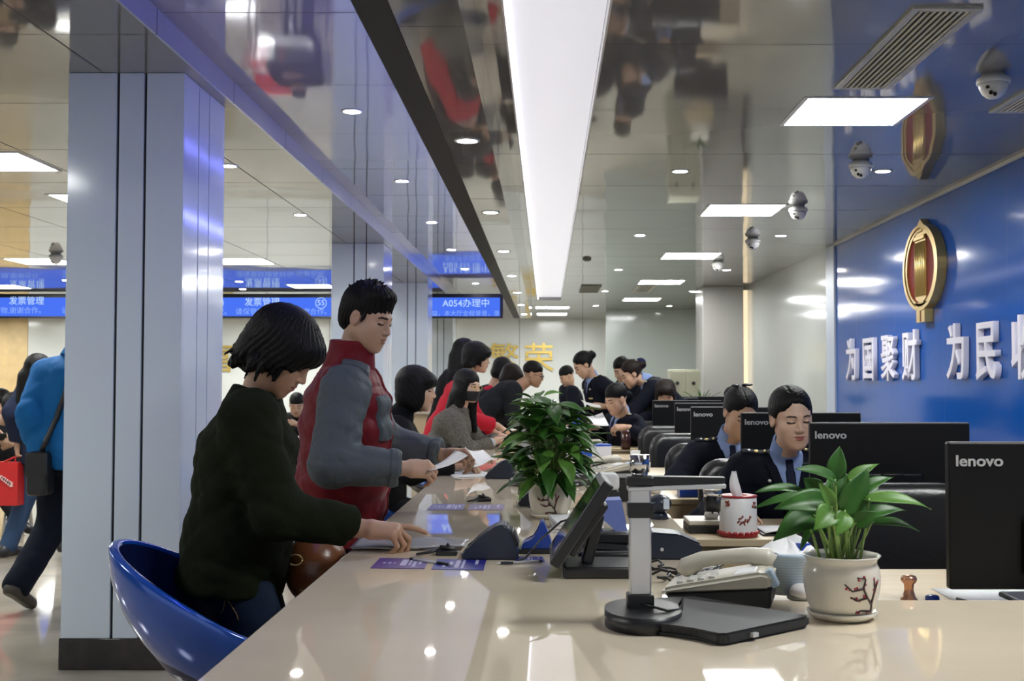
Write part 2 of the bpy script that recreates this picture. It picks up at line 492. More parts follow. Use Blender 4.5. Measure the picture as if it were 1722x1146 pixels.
# dome cameras under the ceiling
M_cam = mat('white_camera_shell', (0.72, 0.72, 0.70), 0.3)
M_lens = mat('black_lens', (0.004, 0.004, 0.005), 0.08)
def dome(label, x, y, z=ZC):
    t = thing('dome_camera', label, 'security camera', (x, y, z), 0, 'dome cameras on the ceiling')
    MB().lathe([(0.01, 0), (0.050, 0), (0.055, -0.012), (0.074, -0.022), (0.076, -0.040), (0.074, -0.048)], seg=32).build('housing', M_cam, t)
    dm = MB().lathe([(0.001, -0.118), (0.03, -0.112), (0.052, -0.092), (0.064, -0.066), (0.068, -0.046), (0.06, -0.045)], seg=32).build('dome', M_cam, t)
    for dx, dz in ((-0.028, -0.094), (-0.012, -0.102), (-0.04, -0.068)):
        MB().cyl((dx, -0.048 + abs(dx) * .2, dz), (dx * 1.1, -0.056 + abs(dx) * .3, dz - 0.006), 0.009, seg=14).build('lens', M_lens, dm)
    return t
dc = dome('white dome camera on the ceiling nearest the right picture edge', 2.07, 5.33)
for k, (x, y) in enumerate(((2.02, 7.42), (2.03, 9.33), (2.03, 11.4), (2.01, 13.6))):
    dup(dc, (x, y, ZC), label=f'white dome camera on the ceiling, {ORD[k + 1]} along its row')
dup(dc, (-5.44, 12.8, ZC), label='small white dome camera over the waiting area left of the first column')
t = thing('smoke_detector', 'small dark smoke detector on the ceiling right of the light trough', 'smoke detector', (0.46, 13.3, ZC))
MB().lathe([(0.05, 0), (0.05, -0.015), (0.03, -0.03), (0.001, -0.03)], seg=20).build('sensor_body', M_ret, t)

# clad columns with dark grooves and marble plinths
def column(label, x0, x1, y0, y1):
    t = thing('square_column', label, 'column', ((x0 + x1) / 2, (y0 + y1) / 2, 0), 0, 'clad columns beside the counter')
    a, b = (x1 - x0) / 2, (y1 - y0) / 2
    top = ZC - 0.001
    MB().box((-a + .012, -b + .012, .14), (a - .012, b - .012, top)).build('core', M_black, t)
    g = 0.012
    # front and rear sheets: wide, narrow, wide; side sheets the same
    xs = [-a, -a + (2 * a) * 0.43, -a + 2 * a * 0.665, a]
    for sy in (-1, 1):
        for i in range(3):
            l = xs[i] + (g / 2 if i else 0); r = xs[i + 1] - (g / 2 if i < 2 else 0)
            y_ = sy * b
            MB().box((l, min(y_, y_ - sy * .02), .142), (r, max(y_, y_ - sy * .02), top), 0.002).build('cladding_sheet', M_col, t)
    ys = [-b + 0.021, -b + 2 * b * 0.345, -b + 2 * b * 0.60, b - 0.021]
    for sx in (-1, 1):
        for i in range(3):
            l = ys[i] + (g / 2 if i else 0); r = ys[i + 1] - (g / 2 if i < 2 else 0)
            x_ = sx * a
            MB().box((min(x_, x_ - sx * .02), l, .142), (max(x_, x_ - sx * .02), r, top), 0.002).build('cladding_sheet', M_col, t)
    MB().box((-a - .006, -b - .006, 0), (a + .006, b + .006, .142), 0.004).build('plinth', M_marble, t)
column('pale blue clad column nearest the camera, with dark marble plinth behind the blue bucket seat', -2.21, -1.675, 5.31, 5.98)
column('pale blue clad column behind the head of the man in the red vest', -2.21, -1.675, 11.85, 12.5)
column('pale clad column in front of the far screen right of the man in red', -2.21, -1.70, 16.5, 17.15)
column('pale clad column farthest away, half hidden behind the one before it', -2.16, -1.675, 20.6, 21.25)

# LED screen across the hall
YS = 18.3
sx0, sx1 = -9.0, -0.70
t = thing('led_screen', 'long blue LED message screen hanging across the hall under the ceiling', 'screen', ((sx0 + sx1) / 2, YS, 2.33))
hw_ = (sx1 - sx0) / 2
MB().box((-hw_, 0, 0), (hw_, 0.12, 0.385), 0.01).build('housing', mat('black_screen_bezel', (0.006, 0.006, 0.012), 0.4), t)
M_scr = emat('blue_screen_glow', (0.075, 0.19, 0.98), SCREEN_E)
MB().box((-hw_ + .03, -0.006, .03), (hw_ - .045, 0.001, .325)).build('display', M_scr, t)
M_txt = emat('white_screen_text', (0.55, 0.75, 1.0), SCREEN_E * 1.1)
M_txt2 = emat('pale_blue_screen_text', (0.28, 0.46, 1.0), SCREEN_E * 1.05)
def scr(body, px, py, size, sx=1.0):
    p = at(px, py, YS)
    return text_mesh('lettering', body, size, M_txt2 if size < .12 else M_txt, t, axes_M((p.x - t.location.x, -0.008, p.z - t.location.z), (1, 0, 0), (0, 0, 1)), 0.001, 0.0, sx=sx)
scr('发票管理', 45, 507, 0.14); scr('财物,谢谢合作。', 33, 523, 0.115); scr('请', 110, 523, 0.115)
scr('发票管理', 441, 509, 0.14); scr('监控。  请保管好随身财物,谢谢合作。', 455, 525, 0.115)
p = at(540, 510, YS); q = (p.x - t.location.x, p.z - t.location.z)
ringb = MB()
ringb.tube([(q[0] + 0.085 * cos(a * pi / 12), -0.008, q[1] + 0.085 * sin(a * pi / 12)) for a in range(25)], 0.005, 6).build('ring_mark', M_txt, t)
scr('55', 540, 510, 0.12)
p = at(367, 510, YS); q = (p.x - t.location.x, p.z - t.location.z)
MB().tube([(q[0] + 0.085 * cos(a * pi / 12), -0.008, q[1] + 0.085 * sin(a * pi / 12)) for a in range(25)], 0.005, 6).build('ring_mark', M_txt, t)
scr('A054办理中', 784, 511, 0.145); scr('权益，本大厅全程录音，录', 778, 528, 0.098); scr('好', 721, 511, 0.13)

# gold slogan on the back wall, white slogan and emblem on the blue wall
M_gold = mat('brushed_gold', (0.72, 0.52, 0.13), 0.35, 0.6)
def gold(ch, px, lab):
    p = at(px, 606, YB - 0.03)
    o = text_mesh('slogan_character', ch, 0.70, M_gold, None, axes_M((0, 0, 0), (1, 0, 0), (0, 0, 1)), 0.02, 0.004)
    o.location = p
    tag(o, lab, 'sign character', 'gold slogan on the back wall')
gold('繁', 848, 'gold raised character over the red coated woman, left of the last one')
gold('荣', 906, 'gold raised character rightmost of the slogan above the man with glasses')
gold('国', 636, 'gold raised character mostly hidden behind the second column')
gold('富', 368, 'gold raised character peeking out between first column and green woman')

M_letter = mat('white_acrylic_letter', (0.72, 0.70, 0.80), 0.35)
M_letside = M_letter
LET = [('为', 11.17), ('国', 10.58), ('聚', 9.97), ('财', 9.37), ('为', 8.31), ('民', 7.74), ('收', 7.13), ('税', 6.5)]
labs = ['first white raised character on the blue wall, farthest from the camera', 'white raised box-like character second from the far end of the blue wall',
        'white raised many-stroked character third from the far end of the blue wall', 'white raised character just left of below the emblem, fourth from the far end',
        'white raised character directly below right of the gold emblem, fifth from the far end', 'white raised character sixth from the far end, before the cut one',
        'white raised character cut off by the right picture edge', 'white raised character on the blue wall outside the picture edge']
for (ch, yy), lab in zip(LET, labs):
    o = text_mesh('wall_character', ch, 0.43, M_letter, None, axes_M((0, 0, 0), (0, -1, 0), (0, 0, 1)), 0.018, 0.003, bev=0.003, sx=.94)
    o.location = (XR - 0.024, yy, 1.494)
    tag(o, lab, 'sign character', 'white slogan on the blue wall')

# emblem: ring of laurel-like arcs around a fluted pillar
e = thing('wall_emblem', 'gold and dark red oval emblem with a fluted pillar mounted on the blue wall', 'emblem', (XR - 0.002, 9.0, 2.18))
M_egold = mat('polished_gold', (0.60, 0.42, 0.15), 0.32, 0.8)
M_ered = mat('dark_red_enamel', (0.15, 0.014, 0.008), 0.6, spec=0.15)
# local: y along the wall (left of the picture = +y), z up, -x towards the room
def ov(ry, rz, n=48): return [(0, ry * cos(2 * pi * k / n), rz * sin(2 * pi * k / n) + 0.02) for k in range(n)]
def shift(P, x): return [(x, p[1], p[2]) for p in P]
MB().prism(shift(ov(0.372, 0.306), 0), (-0.052, 0, 0)).build('enamel_disc', M_ered, e)
def band(ro, ri, x0, x1, name):
    mb = MB(); n = 48
    A = ov(*ro, n); B = ov(*ri, n)
    for k in range(n):
        k2 = (k + 1) % n
        mb.prism([(x0, *A[k][1:]), (x0, *A[k2][1:]), (x0, *B[k2][1:]), (x0, *B[k][1:])], (x1 - x0, 0, 0))
    bmesh.ops.remove_doubles(mb.bm, verts=mb.bm.verts, dist=1e-5)
    return mb.build(name, M_egold, e)
band((0.420, 0.335), (0.378, 0.310), 0, -0.072, 'outer_ring')
band((0.362, 0.302), (0.330, 0.282), -0.03, -0.066, 'inner_ring')
MB().prism([(0, -.125, -.22), (0, 0, -.262), (0, .125, -.22), (0, .125, .32), (0, 0.0, .40), (0, -.125, .32)], (-0.062, 0, 0)).build('pillar_plate', M_egold, e)
for k in range(5):
    yy = -0.10 + 0.05 * k
    MB().cyl((-0.060, yy, -.20), (-0.060, yy, .22), 0.015, seg=12).build('flute', M_egold, e)
MB().box((-0.078, -.125, .235), (-0.03, .125, .268), 0.006).build('capital', M_egold, e)
MB().box((-0.074, -.07, .295), (-0.03, .07, .318), 0.006).build('capital', M_egold, e)
MB().prism([(0, -.10, -.405), (0, .10, -.405), (0, .10, -.28), (0, .16, -.25), (0, -.16, -.25), (0, -.10, -.28)], (-0.066, 0, 0)).build('foot_block', M_egold, e)
MB().box((-0.069, -.008, -.40), (-0.064, .008, -.29)).build('seam', M_ered, e)
# ------------------------------------------------------------------ smooth solids (distance fields) for figures, cloth and hair
f32 = np.float32
def A3(v): return np.array(v, dtype=f32)
def nrm(v):
    v = np.asarray(v, dtype=float); n = np.linalg.norm(v)
    return v / n if n > 1e-9 else v
def cap(P, a, b, ra, rb=None):
    rb = ra if rb is None else rb
    a, b = A3(a), A3(b); ba = b - a
    pa = P - a
    h = np.clip(pa @ ba / max(float(ba @ ba), 1e-9), 0, 1)
    d = pa - h[:, None] * ba
    return np.sqrt((d * d).sum(1)) - (ra + (rb - ra) * h)
def capf(P, a, b, ra, rb, side, k):
    """capsule whose section is k times wider along the direction side"""
    s = A3(nrm(side)); a = A3(a); b = A3(b)
    def sq(Q): return Q - np.outer(Q @ s, s).astype(f32) * (1 - 1.0 / k) if Q.ndim == 2 else Q - s * float(Q @ s) * (1 - 1.0 / k)
    return cap(sq(P - a), np.zeros(3), sq(b - a), ra, rb)
def ell(P, c, r, R=None):
    q = P - A3(c)
    if R is not None: q = q @ np.asarray(R, dtype=f32)        # columns of R are the ellipsoid's axes
    r = A3(r)
    k0 = np.sqrt(((q / r) ** 2).sum(1)); k1 = np.sqrt(((q / (r * r)) ** 2).sum(1)) + 1e-9
    return k0 * (k0 - 1) / k1
def rbox(P, c, h, r, R=None):
    q = P - A3(c)
    if R is not None: q = q @ np.asarray(R, dtype=f32)
    d = np.abs(q) - (A3(h) - r)
    return np.sqrt((np.maximum(d, 0) ** 2).sum(1)) + np.minimum(d.max(1), 0) - r
def smin(a, b, k):
    if k <= 0: return np.minimum(a, b)
    h = np.maximum(k - np.abs(a - b), 0) / k
    return np.minimum(a, b) - h * h * k * 0.25
def smax(a, b, k): return -smin(-a, -b, k)
def union(k, *ds):
    r = ds[0]
    for d in ds[1:]: r = smin(r, d, k)
    return r
_rs = np.random.RandomState(5)
_WD = _rs.normal(size=(10, 3)); _WP = _rs.uniform(0, 6.28, 10)
def wrinkle(P, s, seed=0):
    """cloth folds: warped waves with sharper creases between them"""
    r = np.zeros(len(P), dtype=f32)
    Q = P * s
    for i in range(5):
        d = _WD[(i + seed) % 10]; e = _WD[(i + seed + 3) % 10]
        w_ = np.sin(.5 * (Q @ A3(d)) + _WP[i] + 1.1 * np.sin(0.6 * (Q @ A3(e)) + _WP[(i + 4) % 10]))
        r += .5 * w_ + 1.5 * (1 - np.abs(w_)) ** 4 - .35
    return r / 3.2

def _axis(lo, hi, h, fine):
    out = [lo]; x = lo
    while x < hi:
        s = h
        for a, b, hf in fine:
            if x >= a - h and x < b: s = min(s, hf)
        x += s; out.append(x)
    return np.array(out, dtype=f32)

def sdf_mesh(name, f, lo, hi, h, mats, parent=None, fine=(), regions=None, B=6, lip=1.6):
    """surface nets over a rectilinear lattice; fine: (lo, hi, step) boxes; regions(P) -> material index of each face centre"""
    org = np.array(parent.location) if parent is not None else np.zeros(3)
    X, Y, Z = [_axis(lo[i], hi[i], h, [(b[0][i], b[1][i], b[2]) for b in fine]) for i in range(3)]
    n = (len(X), len(Y), len(Z))
    V = np.ones(n, dtype=f32)
    bx, by, bz = [np.arange(0, len(a), B) for a in (X, Y, Z)]
    cX = np.array([(X[i] + X[min(i + B, n[0] - 1)]) / 2 for i in bx]); cY = np.array([(Y[i] + Y[min(i + B, n[1] - 1)]) / 2 for i in by]); cZ = np.array([(Z[i] + Z[min(i + B, n[2] - 1)]) / 2 for i in bz])
    eX = np.array([(X[min(i + B, n[0] - 1)] - X[i]) / 2 for i in bx]); eY = np.array([(Y[min(i + B, n[1] - 1)] - Y[i]) / 2 for i in by]); eZ = np.array([(Z[min(i + B, n[2] - 1)] - Z[i]) / 2 for i in bz])
    G = np.stack(np.meshgrid(cX, cY, cZ, indexing='ij'), -1).reshape(-1, 3).astype(f32)
    D = f(G).reshape(len(cX), len(cY), len(cZ))
    rad_ = np.sqrt(eX[:, None, None] ** 2 + eY[None, :, None] ** 2 + eZ[None, None, :] ** 2)
    V[:] = np.repeat(np.repeat(np.repeat(D, B, 0), B, 1), B, 2)[:n[0], :n[1], :n[2]]
    near = np.argwhere(np.abs(D) < rad_ * lip + 0.012)
    if len(near) == 0: raise RuntimeError('empty solid ' + name)
    o = np.arange(B)
    I = (near[:, 0:1] * B + o)[:, :, None, None]; J = (near[:, 1:2] * B + o)[:, None, :, None]; K = (near[:, 2:3] * B + o)[:, None, None, :]
    I, J, K = np.broadcast_arrays(I, J, K)
    I, J, K = I.ravel(), J.ravel(), K.ravel()
    ok = (I < n[0]) & (J < n[1]) & (K < n[2])
    I, J, K = I[ok], J[ok], K[ok]
    for s in range(0, len(I), 300000):
        i, j, k = I[s:s + 300000], J[s:s + 300000], K[s:s + 300000]
        V[i, j, k] = f(np.stack((X[i], Y[j], Z[k]), 1))
    S = V < 0
    c = S[:-1, :-1, :-1].astype(np.int8)
    tot = sum(S[a:n[0] - 1 + a, b:n[1] - 1 + b, d:n[2] - 1 + d].astype(np.int8) for a in (0, 1) for b in (0, 1) for d in (0, 1))
    act = np.argwhere((tot > 0) & (tot < 8))
    idx = -np.ones((n[0] - 1, n[1] - 1, n[2] - 1), dtype=np.int32)
    idx[act[:, 0], act[:, 1], act[:, 2]] = np.arange(len(act))
    i, j, k = act.T
    C = {}
    for a in (0, 1):
        for b in (0, 1):
            for d in (0, 1):
                C[a, b, d] = (V[i + a, j + b, k + d], np.stack((X[i + a], Y[j + b], Z[k + d]), 1))
    acc = np.zeros((len(act), 3), dtype=np.float64); cnt = np.zeros(len(act))
    ks = list(C)
    for p in ks:
        for q in ks:
            if p < q and sum(abs(u - v) for u, v in zip(p, q)) == 1:
                va, pa = C[p]; vb, pb = C[q]
                m = (va < 0) != (vb < 0)
                t = np.where(m, va / np.where(np.abs(va - vb) < 1e-12, 1, va - vb), 0)[:, None]
                acc += np.where(m[:, None], pa + t * (pb - pa), 0); cnt += m
    verts = acc / np.maximum(cnt, 1)[:, None]
    quads = []
    for ax in range(3):
        sl0 = [slice(1, -1)] * 3; sl1 = [slice(1, -1)] * 3
        sl0[ax] = slice(0, -1); sl1[ax] = slice(1, None)
        a = S[tuple(sl0)]; b = S[tuple(sl1)]
        e = np.argwhere(a != b)
        if len(e) == 0: continue
        flip = a[e[:, 0], e[:, 1], e[:, 2]]
        g = e.copy()
        for q in range(3):
            if q != ax: g[:, q] += 1
        u, v = [(1, 2), (2, 0), (0, 1)][ax]
        def ci(du, dv):
            h_ = g.copy(); h_[:, u] += du; h_[:, v] += dv
            return idx[h_[:, 0], h_[:, 1], h_[:, 2]]
        Q = np.stack((ci(-1, -1), ci(0, -1), ci(0, 0), ci(-1, 0)), 1)
        Q[~flip] = Q[~flip][:, ::-1]
        quads.append(Q)
    Q = np.concatenate(quads)
    Q = Q[(Q >= 0).all(1)]
    me = bpy.data.meshes.new(name)
    me.vertices.add(len(verts)); me.vertices.foreach_set('co', (verts - org).astype(f32).ravel())
    me.loops.add(Q.size); me.loops.foreach_set('vertex_index', Q.ravel().astype(np.int32))
    me.polygons.add(len(Q)); me.polygons.foreach_set('loop_start', np.arange(0, Q.size, 4, dtype=np.int32))
    me.polygons.foreach_set('use_smooth', np.ones(len(Q), dtype=bool))
    mats = mats if isinstance(mats, (list, tuple)) else [mats]
    for m in mats: me.materials.append(m)
    if regions is not None:
        fc = verts[Q].mean(1).astype(f32)
        me.polygons.foreach_set('material_index', regions(fc).astype(np.int32))
    me.update(calc_edges=True); me.validate()
    return link(bpy.data.objects.new(name, me), parent)

# ------------------------------------------------------------------ a head in its own frame: x right, y forward, z up, metres
def frame(fwd, up=(0, 0, 1)):
    y = nrm(fwd); x = nrm(np.cross(y, up)); z = np.cross(x, y)
    return np.stack((x, y, z), 1).astype(f32)         # columns
def head_frame(yaw, pitch=0.0, roll=0.0):
    """yaw 0 looks down the hall (+Y), 90 looks to +X; pitch down is negative; degrees"""
    a, b, c = rad(yaw), rad(pitch), rad(roll)
    f = np.array((sin(a) * cos(b), cos(a) * cos(b), sin(b)))
    R = frame(f)
    x = R[:, 0] * cos(c) + R[:, 2] * sin(c); z = -R[:, 0] * sin(c) + R[:, 2] * cos(c)
    return np.stack((x, R[:, 1], z), 1).astype(f32)

def head_sdf(q, fem=0.0, s=1.0):
    q = q / s
    m = np.abs(q[:, 0]); S = np.stack((m, q[:, 1], q[:, 2]), 1)
    j = 1 - 0.17 * fem
    d = ell(q, (0, -.018, .035), (.075, .095, .088))
    d = smin(d, ell(q, (0, .030, -.030), (.060 - .002 * fem, .060, .088)), .04)
    d = smin(d, cap(S, (.050 * j, .000, -.055), (.016, .060, -.097), .022, .017), .03)
    d = smin(d, ell(q, (0, .066, -.100), (.020, .018, .016)), .022)
    d = smin(d, ell(S, (.042, .054, -.028), (.021, .024, .022)), .026)
    d = smin(d, ell(S, (.034 - .003 * fem, .046, -.058), (.024, .026, .034)), .03)
    d = smin(d, cap(S, (.012, .083, .020), (.042, .068, .020), .010, .008), .016)
    d = smax(d, -ell(S, (.032, .098, .000), (.017, .018, .011)), .012)
    d = smin(d, ell(S, (.032, .0755, .000), (.0145, .0125, .0105)), .004)
    d = smin(d, cap(q, (0, .086, .006), (0, .103, -.030), .0065, .0095), .012)
    d = smin(d, ell(S, (.0115, .0955, -.034), (.0075, .0095, .0065)), .007)
    d = smin(d, ell(q, (0, .074, -.062), (.027, .020, .020)), .02)
    d = smin(d, ell(q, (0, .0895, -.0585), (.021, .0085, .0048)), .005)
    d = smin(d, ell(q, (0, .0880, -.0680), (.017, .0085, .0056)), .005)
    d = smax(d, -cap(S, (0, .1005, -.0632), (.021, .090, -.0628), .0026), .003)
    e = ell(S, (.078, -.008, -.006), (.010, .019, .031))
    e = smax(e, -ell(S, (.088, -.003, -.004), (.007, .011, .019)), .005)
    d = smin(d, e, .008)
    return d * s
def head_regions(q, fem=0.0, s=1.0, sleepy=True):
    """0 skin, 1 lips, 2 brow and lashes"""
    q = q / s
    S = np.stack((np.abs(q[:, 0]), q[:, 1], q[:, 2]), 1)
    r = np.zeros(len(q), dtype=np.int32)
    lips = np.minimum(ell(q, (0, .0895, -.0585), (.0225, .014, .0058)), ell(q, (0, .0880, -.0680), (.0185, .014, .0066))) < 0
    r[lips & (q[:, 1] > .07)] = 1
    bx = S[:, 0]
    bz = .0215 + .10 * np.minimum(bx - .014, .022) - .30 * np.maximum(bx - .036, 0)
    br = (bx > .013) & (bx < .050) & (np.abs(q[:, 2] - bz) < (.0040 - .03 * np.maximum(bx - .034, 0)) * (1 - .25 * fem)) & (q[:, 1] > .05)
    r[br] = 2
    lz = (-.0035 - 9.0 * (bx - .032) ** 2 * -1.0) if sleepy else (.003 - 9.0 * (bx - .032) ** 2)
    la = (np.abs(bx - .032) < .0155) & (np.abs(q[:, 2] - lz) < .0033) & (q[:, 1] > .058)
    r[la] = 2
    return r

# ------------------------------------------------------------------ a hand: wrist at the origin, fingers along y, palm facing -z, thumb on -x (a right hand)
def hand_pts(curl=(20, 30, 20), spread=4, thumb=(30, 20), lift=None):
    """finger chains: list of (points, radii)"""
    F = []
    base = [(-.028, .088, .000), (-.009, .093, .003), (.010, .090, .001), (.028, .081, -.003)]
    L = [(.042, .025, .021), (.046, .029, .022), (.043, .027, .022), (.034, .020, .019)]
    Rr = [(.0092, .0085, .0076, .0066), (.0094, .0087, .0078, .0067), (.0090, .0083, .0074, .0064), (.0080, .0073, .0066, .0058)]
    for i in range(4):
        c = curl[i] if isinstance(curl[0], (tuple, list)) else curl
        a = rad((i - 1.4) * spread); p = np.array(base[i]); t = 0.0
        pts = [p.copy()]
        for k in range(3):
            t += rad(c[k] + (i * 2 if k == 0 else 0))
            d = np.array((sin(a) * cos(t), cos(a) * cos(t), -sin(t)))
            p = p + d * L[i][k]; pts.append(p.copy())
        F.append((pts, Rr[i]))
    a, b = rad(thumb[0]), rad(thumb[1])
    p = np.array((-.022, .028, -.006)); pts = [p.copy()]
    for k, l in enumerate((.040, .032, .026)):
        t = a - k * rad(12)
        d = nrm((-sin(t), cos(t), -sin(b) - .18 * k))
        p = p + d * l; pts.append(p.copy())
    F.append((pts, (.0130, .0105, .0092, .0076)))
    return F
def hand_sdf(P, o, R, left, F, s=1.0):
    """o wrist, R columns x, y (fingers), z (back of the hand)"""
    q = (P - A3(o)) @ np.asarray(R, dtype=f32) / s
    if left: q = q * A3((-1, 1, 1))
    d = union(.022, cap(q, (0, -.02, 0), (0, .012, 0), .0245, .0235),
              cap(q, (-.019, .030, -.002), (-.026, .084, -.001), .0145, .0115), cap(q, (-.004, .028, .000), (-.008, .088, .002), .0150, .0120),
              cap(q, (.008, .028, .000), (.010, .085, .001), .0150, .0118), cap(q, (.018, .028, -.003), (.026, .077, -.003), .0140, .0108))
    d = smin(d, cap(q, (-.016, .020, -.008), (-.032, .050, -.012), .015, .013), .02)
    for pts, rr in F:
        e = None
        for k in range(3):
            c = cap(q, pts[k], pts[k + 1], rr[k], rr[k + 1])
            e = c if e is None else smin(e, c, .004)
        d = smin(d, e, .0075)
    return d * s

# ------------------------------------------------------------------ two-bone limb
def limb(a, c, l1, l2, pole):
    a, c = np.array(a, float), np.array(c, float)
    d = c - a; L = np.linalg.norm(d); L = min(max(L, 0.05), (l1 + l2) * .999); u = nrm(d)
    x = (l1 * l1 - l2 * l2 + L * L) / (2 * L); h = np.sqrt(max(l1 * l1 - x * x, 0))
    p = np.array(pole, float); p = p - u * (p @ u)
    return a + u * x + nrm(p) * h, a + u * L
# ------------------------------------------------------------------ people
M_skin = mat('warm_skin', (0.50, 0.315, 0.215), 0.48, sss=0.25, spec=0.35)
M_skin_pale = mat('pale_skin', (0.58, 0.385, 0.28), 0.45, sss=0.25, spec=0.35)
M_skin_tan = mat('tanned_skin', (0.42, 0.25, 0.16), 0.48, sss=0.25, spec=0.35)
M_lip = mat('lip', (0.34, 0.12, 0.10), 0.45, spec=0.3)
M_lip_m = mat('lip_pale', (0.33, 0.165, 0.125), 0.5, spec=0.3)
M_brow = mat('brow_and_lash', (0.022, 0.015, 0.012), 0.7, spec=0.2)
M_hair = mat('black_hair', (0.004, 0.0036, 0.0034), 0.45, spec=0.16, bump=0.4, bscale=1.0, stretch=(260, 260, 22))
M_hair_brown = mat('dark_brown_hair', (0.012, 0.007, 0.005), 0.45, spec=0.16, bump=0.4, bscale=1.0, stretch=(260, 260, 22))
def cloth(name, col, rough=0.85, bump=0.15, bscale=500, sheen=0.0, spec=0.12, vary=0.0, vscale=30):
    return mat(name, col, rough, spec=spec, bump=bump, bscale=bscale, sheen=sheen, vary=vary, vscale=vscale)
M_jeans = cloth('dark_blue_denim', (0.012, 0.022, 0.045))
M_trousers = cloth('black_trousers', (0.008, 0.009, 0.012))
M_shoe = mat('black_shoe_leather', (0.012, 0.012, 0.012), 0.4)

class Fig: pass
REST = ((18, 22, 14), 3, (32, 14))
HOLD = ((48, 48, 26), 2, (22, 40))
FLAT = ((8, 12, 8), 4, (34, 6))
FIST = ((70, 80, 40), 0, (10, 45))

def person(label, pelvis, neck, head, look, yaw, hands, feet, skin=None, fem=0.0, hf=0.006, hh=0.006, hb=0.022, s=1.0, sw=None, sdrop=.055, knee=None, elbow=None, arm=(.285, .245), leg=(.43, .42), group=None, lids=True, neck_r=None, nlift=.03, hs=None):
    """hands/feet: {'L': ..., 'R': ...}; a hand is (wrist, finger direction, back-of-hand direction, pose)"""
    F = Fig()
    pelvis, neck, head = [np.array(v, float) for v in (pelvis, neck, head)]
    u = nrm(neck - pelvis)
    neck = neck + u * nlift; sdrop = sdrop + nlift
    a = rad(yaw); f0 = np.array((sin(a), cos(a), 0.0))
    f = nrm(f0 - u * (f0 @ u)); r = np.cross(f, u)
    sw = sw or (0.163 if fem else 0.185)
    F.u, F.f, F.r, F.pelvis, F.neck, F.head, F.fem, F.s = u, f, r, pelvis, neck, head, fem, s
    F.R = head_frame(*look)
    F.root = thing('person', label, 'person', (float(pelvis[0]), float(pelvis[1]), 0), 0, group)
    F.sh = {'L': neck - sdrop * u - sw * r, 'R': neck - sdrop * u + sw * r}
    F.hip = {'L': pelvis - .085 * r, 'R': pelvis + .085 * r}
    F.el, F.wr, F.kn, F.an, F.hd = {}, {}, {}, {}, {}
    for k in 'LR':
        sg = -1 if k == 'L' else 1
        wv = np.array(hands[k][0], float)
        pole = (elbow or {}).get(k, tuple(-.6 * f - .7 * u + sg * .5 * r))
        F.el[k], F.wr[k] = limb(F.sh[k], wv, arm[0], arm[1], pole)
        kp = (knee or {}).get(k, tuple(f0 + np.array((0, 0, .1))))
        F.kn[k], F.an[k] = limb(F.hip[k], np.array(feet[k], float) + np.array((0, 0, .075)), leg[0], leg[1], kp)
        y = nrm(hands[k][1]); z = np.array(hands[k][2], float); z = nrm(z - y * (z @ y)); x = np.cross(y, z)
        F.hd[k] = (F.wr[k] + y * .012, np.stack((x, y, z), 1).astype(f32), hand_pts(*hands[k][3]))
    nr = neck_r or (.046 if fem else .054)
    R, hc = F.R, head.astype(f32)
    def toh(P): return (P - hc) @ R
    F.toh = toh
    nb = head + R @ np.array((0, -.022, -.055)); F.nb = nb
    def body(P):
        d = capf(P, pelvis, pelvis + .22 * u, .105, .095, r, 1.25)
        d = smin(d, capf(P, pelvis + .22 * u, neck - .15 * u, .095, .105, r, 1.35), .05)
        d = smin(d, cap(P, F.sh['L'], F.sh['R'], .045), .05)
        d = smin(d, cap(P, neck - .06 * u, nb, nr * 1.25, nr), .04)
        for k in 'LR':
            d = smin(d, cap(P, F.sh[k], F.el[k], .043, .036), .03)
            d = smin(d, cap(P, F.el[k], F.wr[k], .037, .025), .02)
            d = smin(d, cap(P, F.hip[k], F.kn[k], .078, .05), .03)
            d = smin(d, cap(P, F.kn[k], F.an[k], .05, .036), .02)
        d = smin(d, head_sdf(toh(P), fem, s), .018)
        for k in 'LR':
            o, Rh, ch = F.hd[k]
            m = ((P - A3(o)) ** 2).sum(1) < .30 ** 2
            if m.any():
                dd = np.full(len(P), 1.0, dtype=f32); dd[m] = hand_sdf(P[m], o, Rh, k == 'L', ch, hs or (.94 if fem else 1.02))
                d = smin(d, dd, .014)
        return d
    F.body = body
    pts = [pelvis, neck, head] + [p for D in (F.sh, F.el, F.wr, F.kn, F.an) for p in D.values()]
    lo = np.min(pts, 0) - .24; hi = np.max(pts, 0) + .24; lo[2] = max(lo[2], 0.004)
    F.lo, F.hi = lo, hi
    fine = [(head - .145, head + .145, hf)]
    for k in 'LR':
        c = F.hd[k][0] + F.hd[k][1][:, 1] * .08
        fine.append((c - .115, c + .115, hh))
    def regs(P):
        q = toh(P); r_ = head_regions(q, fem, s, lids)
        r_[((q ** 2).sum(1) > .16 ** 2)] = 0
        return r_
    F.skin = skin or M_skin
    F.bodymesh = sdf_mesh('body', body, lo, hi, hb, [F.skin, M_lip if fem else M_lip_m, M_brow], F.root, fine, regs)
    return F

